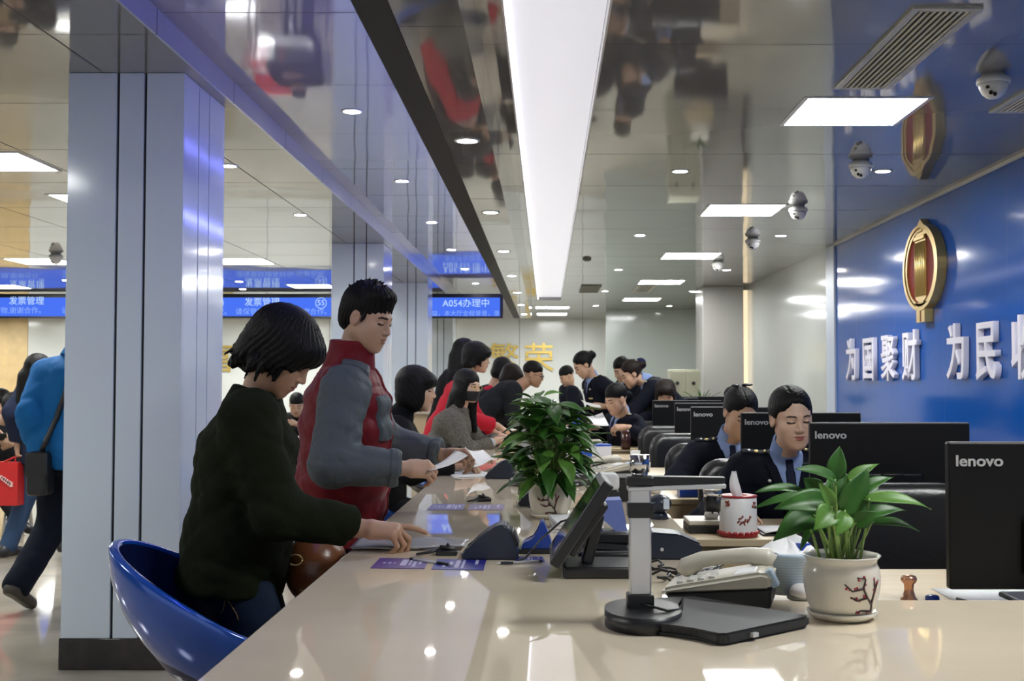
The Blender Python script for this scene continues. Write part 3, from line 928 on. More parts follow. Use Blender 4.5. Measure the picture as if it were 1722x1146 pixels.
def jacket(F, m, hem=.12, loose=.02, h=.014, wr=.005, ws=13, name='jacket', cuff=.02, flare=.0, sleeves=True, torso=True, puff=0.0, bust=0.0, fit=1.0, ssl=0.0, split=None, seed=0, belly=0.0, inset=.06):
    u, f, r = F.u, F.f, F.r
    p, n = F.pelvis, F.neck
    rr, w = A3(r), n - p
    end = p - hem * u
    def tor(P):
        d = capf(P, end - .1 * u, p + .05 * u, .118 * fit + loose + flare, .118 * fit + loose, r, 1.30)
        d = smin(d, capf(P, p + .05 * u, p + .24 * u, .118 * fit + loose, (.100 if F.fem else .112) * fit + loose, r, 1.33), .05)
        d = smin(d, capf(P, p + .24 * u, n - .16 * u, (.100 if F.fem else .112) * fit + loose, .112 * fit + loose, r, 1.38), .05)
        if bust: d = smin(d, cap(P, n - .22 * u + .07 * f - .07 * r, n - .22 * u + .07 * f + .07 * r, .05 + bust), .06)
        if belly: d = smin(d, cap(P, p + .12 * u + .05 * f, p + .2 * u + .05 * f, .09 + belly), .08)
        d = smin(d, cap(P, F.sh['L'] * (1 - inset) + F.sh['R'] * inset, F.sh['R'] * (1 - inset) + F.sh['L'] * inset, .050 + loose), .05)
        d = smin(d, cap(P, n - .065 * u, n - .12 * u, .060 + loose * .3, .092 + loose), .05)
        if puff:
            t = (P - A3(p)) @ A3(u)
            d = d - puff * (np.abs(np.sin(pi * t / .105)) - .4)
        return d
    def slv(P):
        d = None
        for k in 'LR':
            e = F.wr[k] + (F.el[k] - F.wr[k]) / np.linalg.norm(F.el[k] - F.wr[k]) * cuff
            c = smin(cap(P, F.sh[k], F.el[k], .054 + loose * .9 + ssl, .047 + loose * .75 + ssl), cap(P, F.el[k], e, .047 + loose * .75 + ssl, .035 + loose * .6 + ssl * .5), .025)
            ax = nrm(F.wr[k] - F.el[k])
            cut = (P - A3(e)) @ A3(ax)
            lim = np.where(((P - A3(e)) ** 2).sum(1) < .13 ** 2, cut, -1.0).astype(f32)
            c = smax(c, lim, .006)
            if puff:
                ang = (P - A3(F.el[k])) @ A3(ax)
                c = c - puff * .55 * (np.abs(np.sin(pi * ang / .095)) - .4)
            d = c if d is None else np.minimum(d, c)
        return d
    def full(P):
        d = None
        if torso: d = smax(tor(P), -((P - A3(end)) @ A3(u)), .01)
        if sleeves:
            s_ = slv(P); d = s_ if d is None else smin(d, s_, .03)
        if wr: d = d + wr * wrinkle(P, ws, seed) + wr * .5 * wrinkle(P, ws * 2.3, seed + 2)
        return d
    o = sdf_mesh(name, full, F.lo, F.hi, h, m, F.root)
    F.jk = full; F.hem = end
    return o

def trousers(F, m, loose=.012, h=.018, wr=.004, name='trousers', lo=.05):
    def fn(P):
        d = capf(P, F.pelvis - .02 * F.u, F.pelvis + .10 * F.u, .112 + loose, .108 + loose, F.r, 1.3)
        d = smax(d, (P - A3(F.pelvis + .12 * F.u)) @ A3(F.u), .01)
        for k in 'LR':
            e = F.an[k] + (F.kn[k] - F.an[k]) * .03
            c = smin(cap(P, F.hip[k], F.kn[k], .088 + loose, .060 + loose), cap(P, F.kn[k], e, .060 + loose, .050 + loose), .03)
            ax = nrm(F.an[k] - F.kn[k])
            cut = (P - A3(F.an[k] + ax * .03)) @ A3(ax)
            d = smin(d, smax(c, np.where(((P - A3(F.an[k])) ** 2).sum(1) < .16 ** 2, cut, -1.).astype(f32), .006), .03)
        return d + wr * wrinkle(P, 16, 4)
    F.tr = fn
    return sdf_mesh(name, fn, F.lo, F.hi, h, m, F.root)

def shoes(F, m, dirs=None, h=.012, sole=None, L=.25):
    for k in 'LR':
        d0 = np.array((dirs or {}).get(k, F.f * np.array((1, 1, 0))), float); d0 = nrm(d0)
        a = F.an[k] + np.array((0, 0, -.035)) - d0 * .045; b = a + d0 * (L - .075)
        up = np.array((0, 0, 1.)); up = nrm(up - d0 * (up @ d0))
        b = b - up * .012
        low = a - up * .035
        def fn(P):
            d = smin(cap(P, a, b, .040, .034), cap(P, a, F.an[k] + up * .03, .042, .045), .03)
            d = smin(d, cap(P, a + up * .01, b, .036, .036), .02)
            return smax(d, -((P - A3(low)) @ A3(up)), .006)
        lo = np.minimum(np.minimum(a, b), F.an[k]) - .09; hi = np.maximum(np.maximum(a, b), F.an[k]) + .09
        sdf_mesh('shoe', fn, lo, hi, h, m, F.root)

def patch(F, name, base, off, region, m, lo, hi, h=.006, k=.004):
    return sdf_mesh(name, lambda P: smax(base(P) - off, region(P), k), np.array(lo, float), np.array(hi, float), h, m, F.root)

def collar(F, m, r0=.062, t=.010, z0=-.05, z1=.045, h=.006, name='collar', front=None, tilt=.0, lean=0.5, spread=0.02):
    """a standing band of cloth round the neck; front = half-angle (deg) of an opening at the front"""
    c = F.neck; u = nrm(F.u * (1 - lean) + nrm(F.nb - F.neck) * lean)
    f = nrm(F.f - u * (F.f @ u)); r = np.cross(f, u)
    B = np.stack((r, f, u), 1).astype(f32)
    def fn(P):
        q = (P - A3(c)) @ B
        rad_ = np.sqrt(q[:, 0] ** 2 + (q[:, 1] * .94) ** 2)
        zt = q[:, 2] + tilt * q[:, 1]
        rr = r0 + spread * np.clip(-(zt) / .05, -1, 1)
        d = np.abs(rad_ - rr) - t / 2
        d = smax(d, np.maximum(zt - z1, z0 - zt), .006)
        if front:
            ang = np.arctan2(np.abs(q[:, 0]), q[:, 1])
            d = smax(d, (rad(front) - ang) * r0, .006)
        return d
    return sdf_mesh(name, fn, c - .15, c + .15, h, m, F.root)

_tr = random.Random(21)
TUFT = []
for _i in range(64):
    _a, _e = _tr.uniform(0, 6.28), _tr.uniform(.25, 1.45)
    _n = np.array((cos(_a) * cos(_e), sin(_a) * cos(_e), sin(_e)))
    _p = np.array((0, -.014, .046)) + _n * np.array((.078, .098, .089))
    if _p[1] > .055 and _p[2] < .085: continue
    TUFT.append((_p, _p + (_n * .6 + np.array((_tr.uniform(-.6, .6), .55 + _tr.uniform(-.5, .5), .25))) * _tr.uniform(.016, .028), _tr.uniform(.006, .009)))

TUFT2 = []
for _i in range(90):
    _a = _tr.uniform(-3.14, 3.14)
    _f = cos(_a)                                   # 1 at the forehead, -1 at the nape
    _z = (.045 if _f > .75 else (-.020 if _f > .2 else -.045)) + _tr.uniform(-.02, .035)
    _r = .078 + .010 * (1 - abs(_f))
    _p = np.array((sin(_a) * _r * .98, cos(_a) * (_r + .016) - .022, _z))
    _l = _tr.uniform(.030, .058) * (1.0 if _f < .6 else .7)
    _d = np.array((sin(_a) * .10 + _tr.uniform(-.25, .25), cos(_a) * .10 + (.25 if _f > -.3 else -.12) + _tr.uniform(-.2, .2), -1))
    TUFT2.append((_p, _p + _d * _l, _tr.uniform(.008, .013)))

def hair(F, style, h=.006, m=None, ext=None):
    s, fem = F.s, F.fem
    def fn(P):
        q = F.toh(P) / s
        S = np.stack((np.abs(q[:, 0]), q[:, 1], q[:, 2]), 1)
        az0 = np.arctan2(q[:, 0], q[:, 1] + .02)
        rag = .0045 * np.sin(az0 * 23 + 1.0) * np.sin(az0 * 41 + 2.0) + .003 * np.sin(az0 * 67)
        if style == 'bob':           # thick short bob with a heavy fringe
            d = ell(q, (0, -.022, .042), (.097, .116, .100))
            d = smin(d, ell(q, (0, -.058, -.035), (.086, .074, .082)), .04)
            d = smin(d, ell(S, (.060, .030, .000), (.034, .050, .062)), .03)
            d = smin(d, ell(q, (0, .062, .050), (.074, .050, .046)), .03)
            d = smin(d, ell(S, (.070, .018, -.030), (.014, .018, .040)), .015)
            d = smax(d, -ell(q, (0, .118, -.052), (.060, .066, .072)) - rag, .006)
            d = smax(d, -ell(S, (.070, .066, -.078), (.060, .052, .062)) - rag, .006)
            d = smin(d, cap(S, (.060, -.075, -.06), (.058, -.082, -.112), .022, .010), .02)
            d = smin(d, cap(S, (.020, -.090, -.06), (.020, -.100, -.118), .024, .012), .02)
            d = smax(d, -ell(S, (.085, -.002, -.050), (.022, .017, .026)), .006)
            for a_, b_, r0_ in TUFT2:
                d = smin(d, cap(q, a_, b_, r0_, .0014), .008)
        elif style == 'bob_long':    # chin-length hair hanging straight
            d = ell(q, (0, -.022, .042), (.092, .112, .097))
            d = smin(d, ell(q, (0, -.045, -.045), (.090, .078, .090)), .04)
            d = smin(d, ell(S, (.066, .012, -.045), (.026, .052, .085)), .03)
            d = smin(d, ell(q, (0, .066, .050), (.070, .042, .042)), .03)
            d = smax(d, -ell(q, (0, .112, -.045), (.058, .062, .075)) - rag, .006)
        elif style == 'short':
            d = ell(q, (0, -.018, .046), (.082, .103, .092))
            d = smin(d, ell(q, (0, .020, .098), (.064, .070, .036)), .03)
            d = smin(d, ell(q, (0, -.062, -.012), (.066, .052, .066)), .03)
            d = smin(d, ell(S, (.071, .024, .000), (.007, .009, .032)), .008)
            d = smax(d, -ell(q, (0, .132, .006), (.088, .058, .074)) - rag * 2.4, .004)
            d = smax(d, -ell(S, (.086, -.004, -.024), (.022, .026, .040)), .006)
            d = smax(d, -ell(S, (.080, .060, -.056), (.055, .048, .072)), .006)
            d = smax(d, -(q[:, 2] + .070), .01)
            for a_, b_, r0_ in TUFT:
                d = smin(d, cap(q, a_, b_, r0_, .0012), .006)
        elif style in ('slick', 'bun', 'updo'):
            d = ell(q, (0, -.021, .042), (.0835, .103, .0895))
            d = smin(d, ell(S, (.062, -.010, .000), (.020, .050, .050)), .02)
            d = smax(d, -ell(q, (.004, .110, -.004), (.070, .058, .092)), .022)
            d = smax(d, -ell(S, (.085, .004, -.030), (.026, .030, .036)), .010)
            d = smax(d, -ell(S, (.082, .062, -.030), (.050, .048, .070)), .018)
            d = smax(d, -(q[:, 2] + .06), .01)
            part = np.abs(q[:, 0] - .020)
            d = d + .0035 * np.exp(-(part / .0035) ** 2) * (q[:, 1] > -.02)
            if style != 'slick': d = smin(d, ell(q, (0, -.128, .035) if style == 'bun' else (0, -.125, -.02), (.046, .038, .043)), .02)
        elif style == 'long':
            d = ell(q, (0, -.022, .042), (.090, .110, .097))
            d = smin(d, ell(S, (.066, -.010, -.030), (.028, .060, .085)), .03)
            d = smax(d, -ell(q, (0, .112, -.035), (.060, .062, .090)), .008)
            d = smin(d, ell(S, (.072, .030, -.05), (.012, .024, .09)), .012)
            for a, b, r0, r1 in (ext or []):
                d = smin(d, cap(q, a, b, r0, r1), .04)
        elif style == 'crew':
            d = ell(q, (0, -.018, .048), (.0815, .101, .090))
            d = smax(d, -ell(q, (0, .130, -.008), (.085, .056, .070)) - rag, .004)
            d = smax(d, -ell(S, (.086, -.002, -.024), (.022, .028, .040)), .006)
            d = smax(d, -ell(S, (.080, .058, -.060), (.055, .050, .068)), .008)
            d = smax(d, -(q[:, 2] + .055), .01)
        az = np.arctan2(q[:, 0], q[:, 1] + .02)
        rz = np.sqrt(q[:, 0] ** 2 + (q[:, 1] + .02) ** 2)
        d = d + (.3 if style in ('slick', 'bun', 'updo') else 1.0) * .0016 * np.sin(az * 34 + 4 * np.sin(q[:, 2] * 30)) * np.clip(rz / .06, 0, 1) + .0010 * np.sin(az * 71 + q[:, 2] * 60)
        return d * s
    far = .17
    lo, hi = F.head - far, F.head + far
    if ext:
        for a, b, r0, r1 in ext:
            for p_ in (a, b):
                wp = F.head + F.R @ (np.array(p_) * s); lo = np.minimum(lo, wp - .09); hi = np.maximum(hi, wp + .09)
    return sdf_mesh('hair', fn, lo, hi, h, m or M_hair, F.root)

def tp(F, x, y, z):
    """a point in the torso frame: x to the person's right, y forward, z up from the neck"""
    return F.neck + F.r * x + F.f * y + F.u * z
# ------------------------------------------------------------------ counter, desks, chairs, monitors
ZT, ZD = 0.80, 0.775
M_counter = mat('cream_polished_marble', (0.78, 0.67, 0.51), 0.022, vary=0.07, vscale=2.4, spec=0.6, coat=0.4, crough=0.015)
M_cpanel = mat('cream_counter_panel', (0.50, 0.43, 0.33), 0.3)
M_wood = mat('pale_maple_board', (0.55, 0.44, 0.28), 0.38, vary=0.07, vscale=3, stretch=(1, 14, 14))
M_wood2 = mat('maple_edge', (0.48, 0.37, 0.22), 0.42)
CX0, CX1, CY1 = -0.59, 0.46, 14.2
t = thing('service_counter', 'long cream polished counter running down the hall with papers and devices on it', 'counter', (0, 0, 0))
mb = MB()
mb.prism([(CX0, 1.3, ZT - .04), (2.5, 1.3, ZT - .04), (2.5, 2.69, ZT - .04), (CX1, 2.69, ZT - .04), (CX1, CY1, ZT - .04), (CX0, CY1, ZT - .04)], (0, 0, .04))
es = [e for e in mb.bm.edges]
bmesh.ops.bevel(mb.bm, geom=es, offset=0.004, segments=2, profile=0.5, affect='EDGES')
mb.build('countertop', M_counter, t)
MB().box((-.20, 1.5, 0), (-.16, CY1 - .1, ZT - .04)).box((-.16, 2.58, 0), (2.4, 2.62, ZT - .04)).build('front_panel', M_cpanel, t)
MB().box((CX0 + .02, CY1 - .08, 0), (CX1 - .02, CY1 - .04, ZT - .04)).build('end_panel', M_cpanel, t)

DY = [2.70, 3.92, 5.28, 6.65, 8.0, 9.35, 10.7, 12.05]
def make_desk(y0, lab):
    t = thing('staff_desk', lab, 'desk', (CX1 + .005, y0, 0), 0, 'maple desks behind the counter')
    MB().box((0, 0, ZD - .025), (1.35, .60, ZD), 0.003).build('desktop', M_wood, t)
    MB().box((.02, .015, .30), (1.33, .033, ZD - .025)).build('modesty_panel', M_wood2, t)
    for x in (.02, 1.305): MB().box((x, .033, 0), (x + .025, .57, ZD - .025)).build('side_panel', M_wood2, t)
    return t
dk = make_desk(DY[0], 'maple desk behind the near counter edge, carrying the copper stamp')
dl = ['maple desk carrying the red and white tissue box', 'maple desk carrying the blue box and mouse behind the document camera arm', 'maple desk behind the looking-down officer with the hair clip',
      'maple desk fifth along the counter, carrying the monitor before the brown cup', 'maple desk before the seated officer who holds a sheet', 'maple desk under the bending officer', 'farthest maple desk behind the counter']
for y0, lab in zip(DY[1:], dl): dup(dk, (CX1 + .005, y0, 0), label=lab)

M_mon = mat('black_monitor_plastic', (0.004, 0.004, 0.0045), 0.45, spec=0.22)
M_monedge = mat('silver_grey_top_edge', (0.25, 0.25, 0.25), 0.3, 0.5)
M_logo = mat('silver_logo', (0.55, 0.55, 0.55), 0.3, 0.4)
M_lcd = mat('dark_lcd', (0.01, 0.012, 0.02), 0.12)
MW, MH = .565, .345
def make_monitor():
    t = thing('monitor', 'x', 'monitor', (0, 0, 0), 0, 'black monitors on the staff desks')
    z1 = 1.160; z0 = z1 - MH
    sh = MB().box((0, -.012, z0), (MW, .018, z1), .005).build('shell', M_mon, t)
    MB().box((.17, -.032, z0 + .03), (MW - .17, -.010, z0 + .17), .010).build('rear_housing', M_mon, t)
    MB().box((.004, -.011, z1 - .003), (MW - .004, .016, z1 + .0015)).build('top_edge', M_monedge, sh)
    MB().box((.012, .0175, z0 + .02), (MW - .012, .019, z1 - .012)).build('display', M_lcd, t)
    MB().box((MW / 2 - .04, -.050, ZD + .014), (MW / 2 + .04, -.030, z0 + .17), .006).build('stand', M_mon, t)
    MB().box((MW / 2 - .12, -.058, ZD), (MW / 2 + .12, .12, ZD + .014), .006).build('base', M_mon, t)
    text_mesh('logo', 'lenovo', .036, M_logo, sh, axes_M((.072, -.0135, z1 - .044), (1, 0, 0), (0, 0, 1)), .0008, .0008, sx=1.15)
    return t
MP = [(1590, 2.755, 0), (1360, 4.12, .002), (1245, 5.49, .004), (1161, 6.86, 0.004), (1134, 8.2, .008), (1097, 9.45, .014), (1075, 11.2, .02), (1137, 12.35, .01)]
ml = ['black monitor back at the right picture edge, nearest of all', 'black monitor back beside the face of the nearest seated woman officer', 'black monitor back just behind the nearest seated woman officer',
      'black monitor back left of the second seated woman officer', 'black monitor back fifth from the camera', 'black monitor back sixth from the camera, hiding a lowered head', 'black monitor back right of the seated man officer', 'thin black monitor top beyond the lowered head']
mon = make_monitor()
for i, ((px, Y, dz), lab) in enumerate(zip(MP, ml)):
    x = (px - PX0) / FPX * Y
    if i == 0: mon.location = (x, Y, 0); mon['label'] = lab
    else: dup(mon, (x, Y, 0), label=lab)

# office chairs
M_leather = mat('black_leather', (0.010, 0.010, 0.011), 0.32, bump=0.08, bscale=90, spec=0.5)
M_blackpl = mat('black_plastic', (0.010, 0.010, 0.011), 0.45)
M_chrome = mat('chrome', (0.62, 0.62, 0.63), 0.12, 1.0)
def make_office_chair():
    t = thing('office_chair', 'x', 'chair', (0, 0, 0), 0, 'black leather office chairs behind the desks')
    # faces -Y (towards the desk)
    def bk_(P):
        y = P[:, 1] - .24 - .16 * np.clip(P[:, 2] - .5, 0, 1) ** 2 + .30 * P[:, 0] ** 2
        d2 = np.abs(np.stack((P[:, 0], P[:, 2] - .735), 1)) - A3((.295 - .11, .235 - .11))
        rr = np.sqrt((np.maximum(d2, 0) ** 2).sum(1)) + np.minimum(d2.max(1), 0) - .11
        return smax(rr, np.abs(y) - .045, .05)
    sdf_mesh('backrest', bk_, np.array((-.34, .05, .46)), np.array((.34, .42, 1.02)), .012, M_leather, t)
    MB().box((-.26, -.25, .42), (.26, .26, .52), .045, seg=3).build('seat', M_leather, t)
    for s in (-1, 1):
        MB().tube([(s * .27, .20, .66), (s * .30, .12, .69), (s * .30, -.12, .685), (s * .30, -.18, .64), (s * .28, -.14, .50), (s * .24, -.05, .44)], [.022, .026, .026, .022, .02, .02], 10).build('armrest', M_blackpl, t)
    MB().cyl((0, 0, .10), (0, 0, .43), .028).build('gas_column', M_chrome, t)
    for k in range(5):
        a = 2 * pi * k / 5 + .3
        bl = MB().tube([(0, 0, .12), (.15 * cos(a), .15 * sin(a), .10), (.29 * cos(a), .29 * sin(a), .075)], [.026, .022, .016], 8).build('base_leg', M_blackpl, t)
        MB().cyl((.29 * cos(a) - .012 * sin(a), .29 * sin(a) + .012 * cos(a), .03), (.29 * cos(a) + .012 * sin(a), .29 * sin(a) - .012 * cos(a), .03), .03, seg=14).build('caster', M_blackpl, bl)
    return t
ch = make_office_chair()
OC = [(1.12, 3.62), (.965, 4.86), (.93, 6.16), (.99, 7.45), (1.0, 8.75), (.80, 9.93), (1.16, 10.37)]
ol = ['empty black leather office chair behind the copper stamp', 'black leather office chair under the nearest seated woman officer', 'black leather office chair under the second seated woman officer',
      'empty black leather office chair third from the tissue box', 'empty black leather office chair farther along, before the lowered head', 'black leather office chair of the seated man officer', 'black leather office chair under the officer with lowered brown hair']
for i, ((x, y), lab) in enumerate(zip(OC, ol)):
    if i == 0: ch.location = (x, y, 0); ch['label'] = lab; ch.rotation_euler = (0, 0, 0)
    else: dup(ch, (x, y, 0), rotz=[0, .06, -.05, .1, .02, -.1, .1][i], label=lab)

# blue bucket seats on pedestals at the public side
M_bucket = mat('metallic_blue_shell', (0.007, 0.085, 0.46), 0.16, metal=0.25, coat=0.8, spec=0.6)
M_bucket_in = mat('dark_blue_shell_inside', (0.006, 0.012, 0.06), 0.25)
def make_bucket(lab):
    """a tulip shell, high at the back (-X), open towards the counter (+X)"""
    t = thing('bucket_chair', lab, 'chair', (0, 0, 0), 0, 'blue bucket seats at the counter')
    n, mseg = 56, 16
    def rim(a):
        c = cos(a)                       # a = 0 towards +X (open side)
        h = .565 + .285 * max(0, (1 - c) / 2) ** 1.15
        rr = .245 + .03 * (1 - c) / 2
        return Vector((rr * c * (1.10 if c < 0 else 1.0) - .02, .235 * sin(a), h))
    def shell(a, v, inner):
        R_ = rim(a)
        if not inner:
            low = Vector((.045 * cos(a) + .03, .045 * sin(a), .40))
            k = v ** 0.62
            p = low.lerp(R_, v)
            out = 1 - (1 - v) ** 2.1
            p.x = low.x + (R_.x - low.x) * out; p.y = low.y + (R_.y - low.y) * out
            return p
        base = Vector((.15 * cos(a), .15 * sin(a), .50))
        Ri = R_ - Vector((.030 * cos(a), .028 * sin(a), .004))
        out = 1 - (1 - v) ** 2.2
        return Vector((base.x + (Ri.x - base.x) * out, base.y + (Ri.y - base.y) * out, base.z + (Ri.z - base.z) * v))
    m1 = MB()
    m1.grid(lambda u, v: shell(2 * pi * u, v, False), n, mseg)
    m1.grid(lambda u, v: (rim(2 * pi * u) + Vector((-.015 * cos(2 * pi * u) * (1 - cos(pi * v)), -.014 * sin(2 * pi * u) * (1 - cos(pi * v)), .012 * sin(pi * v) - .004 * v))), n, 6)
    bmesh.ops.remove_doubles(m1.bm, verts=m1.bm.verts, dist=1e-4)
    m1.build('shell', M_bucket, t)
    m2 = MB()
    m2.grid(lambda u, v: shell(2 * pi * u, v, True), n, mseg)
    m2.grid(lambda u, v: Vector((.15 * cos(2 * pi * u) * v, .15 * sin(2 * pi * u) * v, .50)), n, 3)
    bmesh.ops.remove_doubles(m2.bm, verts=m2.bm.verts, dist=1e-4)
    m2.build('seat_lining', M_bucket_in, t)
    MB().cyl((.03, 0, .03), (.03, 0, .41), .03).build('pedestal', M_chrome, t)
    MB().lathe([(.20, 0), (.20, .008), (.06, .03), (.03, .05)], (.03, 0, 0)).build('foot_plate', M_chrome, t)
    MB().box((.05, -.262, .45), (.075, -.10, .50), .008).build('height_lever', M_blackpl, t)
    return t
bk = make_bucket('blue glossy bucket chair behind the woman in the green coat')
bk.location = (-.90, 3.28, 0)
for (x, y), lab in (((-1.02, 6.55), 'blue bucket chair under the woman with chin-length hair in black'), ((-.86, 8.95), 'blue bucket chair under the masked woman in grey tweed')):
    dup(bk, (x, y, 0), label=lab)

# back of the hall: cabinet, writing stand
M_cab = mat('grey_beige_enamel', (0.36, 0.36, 0.27), 0.4)
t = thing('filing_cabinet', 'grey beige metal cabinet standing by the pier at the far end', 'cabinet', (1.965, 16.5, 0))
MB().box((-.215, 0, 0), (.215, .42, 1.495), .008).build('carcass', M_cab, t)
for s in (-1, 1):
    dr = MB().box((min(s * .004, s * .21), -.014, .05), (max(s * .004, s * .21), -.001, 1.47), .003).build('door', M_cab, t)
    MB().cyl((s * .115, -.04, 1.30), (s * .115, -.014, 1.30), .026, seg=16).build('lock_knob', M_blackpl, dr)
t = thing('writing_stand', 'beige writing stand by the far column behind the masked woman', 'table', (-1.40, 15.0, 0))
MB().box((-.36, -.2, .90), (.18, .25, .985), .01).build('top_board', M_cpanel, t)
MB().box((-.33, -.16, 0), (.15, .22, .90)).build('body_panel', M_wood2, t)
# ------------------------------------------------------------------ things on the counter
M_blk = mat('satin_black', (0.012, 0.012, 0.013), 0.38)
M_blkmat = mat('matt_black', (0.016, 0.017, 0.018), 0.55)
M_silver = mat('brushed_silver', (0.66, 0.66, 0.66), 0.3, 0.55)
M_paper = mat('white_paper', (0.70, 0.70, 0.70), 0.7)
M_beige = mat('beige_phone_plastic', (0.52, 0.49, 0.41), 0.38)
M_navy = mat('navy_plastic', (0.010, 0.017, 0.035), 0.36)
M_royal = mat('royal_blue_plastic', (0.010, 0.05, 0.33), 0.28)
M_glassblk = mat('dark_screen_glass', (0.02, 0.022, 0.025), 0.06, spec=0.7)

# document camera
def make_doccam():
    t = thing('document_camera', 'x', 'document scanner', (0, 0, 0), 0, 'document cameras on the counter')
    # local: post at origin
    MB().prism([(.080 * cos(a) + .005, .115 * sin(a) - .015, 0) for a in [2 * pi * k / 48 for k in range(48)]], (0, 0, .034), True).build('base_block', M_blk, t)
    pl = [(-.06, .10), (.08, .165), (.135, .18), (.345, -.04), (.335, -.058), (.15, -.215), (.13, -.215), (.095, -.16), (.05, -.128), (-.04, -.10)]
    mb = MB(); mb.prism([(x, y, .002) for x, y in pl], (0, 0, .022))
    bmesh.ops.bevel(mb.bm, geom=list(mb.bm.edges), offset=.005, segments=2, affect='EDGES')
    sp0 = mb.build('scan_plate', M_blkmat, t)
    MB().box((-.028, -.024, .030), (.028, .024, .062), .004).build('post_socket', M_blk, t)
    MB().box((-.0225, -.02, .06), (.0225, .02, .290), .004).build('post', M_silver, t)
    MB().box((-.026, -.0235, .220), (.026, .0235, .252), .003).build('post_collar', M_blk, t)
    MB().box((-.029, -.026, .285), (.029, .026, .307), .006).build('arm_hub', M_blk, t)
    mb = MB(); mb.prism([(.02, -.018, .286), (.178, -.012, .292), (.178, -.012, .303), (.02, -.018, .306)], (0, .034, 0)); arm_ = mb.build('arm', M_blk, t)
    MB().box((-.026, -.024, .276), (.178, .022, .285), .002, rot=Matrix.Rotation(-.03, 3, 'Y'), piv=(0, 0, .281)).build('arm_underside', M_silver, arm_)
    MB().cyl((0, 0, .306), (0, 0, .314), .017).cyl((0, 0, .314), (0, 0, .350), .0205, .0205, 32).build('top_knob', M_chrome, t)
    MB().cyl((.152, 0, .232), (.152, 0, .265), .017, .019).build('lens_barrel', M_blk, arm_)
    MB().cyl((.152, 0, .263), (.152, 0, .277), .0195).build('lens_ring', M_chrome, arm_)
    MB().tube([(.0, -.026, .045), (.05, -.06, .037), (.085, -.02, .032), (.09, .0, .05), (.083, .03, .028)], .0028, 8).build('cable', M_blk, t)
    MB().box((.200, -.175, .008), (.216, -.166, .016), rot=Matrix.Rotation(.70, 3, 'Z')).build('usb_port', M_silver, sp0)
    return t
dcam = make_doccam()
dcam.location = (.194, 2.44, ZT); dcam['label'] = 'black document camera with silver square post, nearest on the counter'
dup(dcam, (-.105, 5.72, ZT), rotz=.3, label='document camera with a chrome knob left of the nearer bushy plant top')
dup(dcam, (.06, 10.6, ZT), rotz=-.2, label='farthest document camera, chrome knob above the bushy plant')

# tilted customer display
t = thing('customer_display', 'black tilted customer display facing the public beside the document camera', 'display', (0.07, 2.92, ZT))
tilt = math.atan2(.137, .205)
Rm = Matrix.Rotation(tilt, 3, 'Y')
def dbox(lo, hi, bev, nm, m): MB().box(lo, hi, bev, rot=Rm, piv=(0, 0, .0)).build(nm, m, t).location = (-.055, 0, .042)
dbox((-.012, 0, 0), (.018, .31, .250), .005, 'case', M_blk)
dbox((-.0135, .018, .018), (-.011, .292, .232), 0, 'screen', M_glassblk)
dbox((.016, .05, .04), (.040, .26, .20), .008, 'rear_cover', M_blk)
MB().box((-.03, .06, 0), (.16, .25, .030), .008).build('base', M_blk, t)
MB().box((.035, .12, .025), (.065, .19, .16), .006, rot=Matrix.Rotation(.25, 3, 'Y')).build('stand', M_blk, t)

# keypad terminal under and behind the display
t = thing('card_terminal', 'flat black keypad terminal lying behind the customer display', 'card terminal', (.235, 3.27, ZT))
MB().box((-.15, -.09, .0), (.02, .10, .04), .01).build('case', M_blk, t)
MB().box((-.13, -.06, .0405), (-.01, .04, .046), .002, rot=Matrix.Rotation(.05, 3, 'Y')).build('keypad', M_glassblk, t)
MB().box((-.14, .05, .040), (0, .09, .075), .008).build('printer_hump', M_blk, t)

t = thing('barcode_reader', 'dark tapered card reader with a silver button at the counter edge by the phone', 'card reader', (.355, 3.36, ZT))
mb = MB(); mb.prism([(-.09, -.06, .0), (.075, -.06, .0), (.085, -.06, .015), (.083, -.06, .045), (.02, -.06, .072), (-.06, -.06, .078), (-.09, -.06, .06)], (0, .12, 0))
bmesh.ops.bevel(mb.bm, geom=list(mb.bm.edges), offset=.006, segments=2, affect='EDGES'); mb.build('case', M_navy, t)
MB().cyl((-.03, -.0635, .030), (-.03, -.060, .030), .005, seg=14).build('button', M_silver, t)

# blue folder and white sheets behind the display
t = thing('file_folder', 'lavender blue file folder propped open behind the tilted display', 'folder', (.165, 3.50, ZT))
def ff(pts, y, dy, nm, m):
    P = [at(px, py, y) - Vector(t.location) for px, py in pts]
    MB().prism([(p.x, p.y, max(p.z, .001)) for p in P], (0, dy, 0)).build(nm, m, t)
ff([(1006, 843), (1045, 841), (1058, 905), (1056, 922), (1030, 888), (1013, 874)], 3.50, .10, 'cover', mat('lavender_blue_card', (.16, .21, .52), .5))
ff([(985, 872), (1002, 868), (1016, 898), (1014, 912), (984, 912)], 3.52, .06, 'inner_leaf', M_royal)
MB().box((-.06, .03, 0), (.075, .12, .052), .004).build('stand', M_blk, t)
t = thing('paper_stack', 'white paper stack between the flower pot and the tilted display', 'paper', (.09, 4.02, ZT))
for k in range(3):
    MB().box((-.08 + .004 * k, -.12, .012 * k), (.10 - .006 * k, .12, .012 * k + .011), .002, rot=Matrix.Rotation(.06 * k, 3, 'Z')).build('ream', M_paper, t)

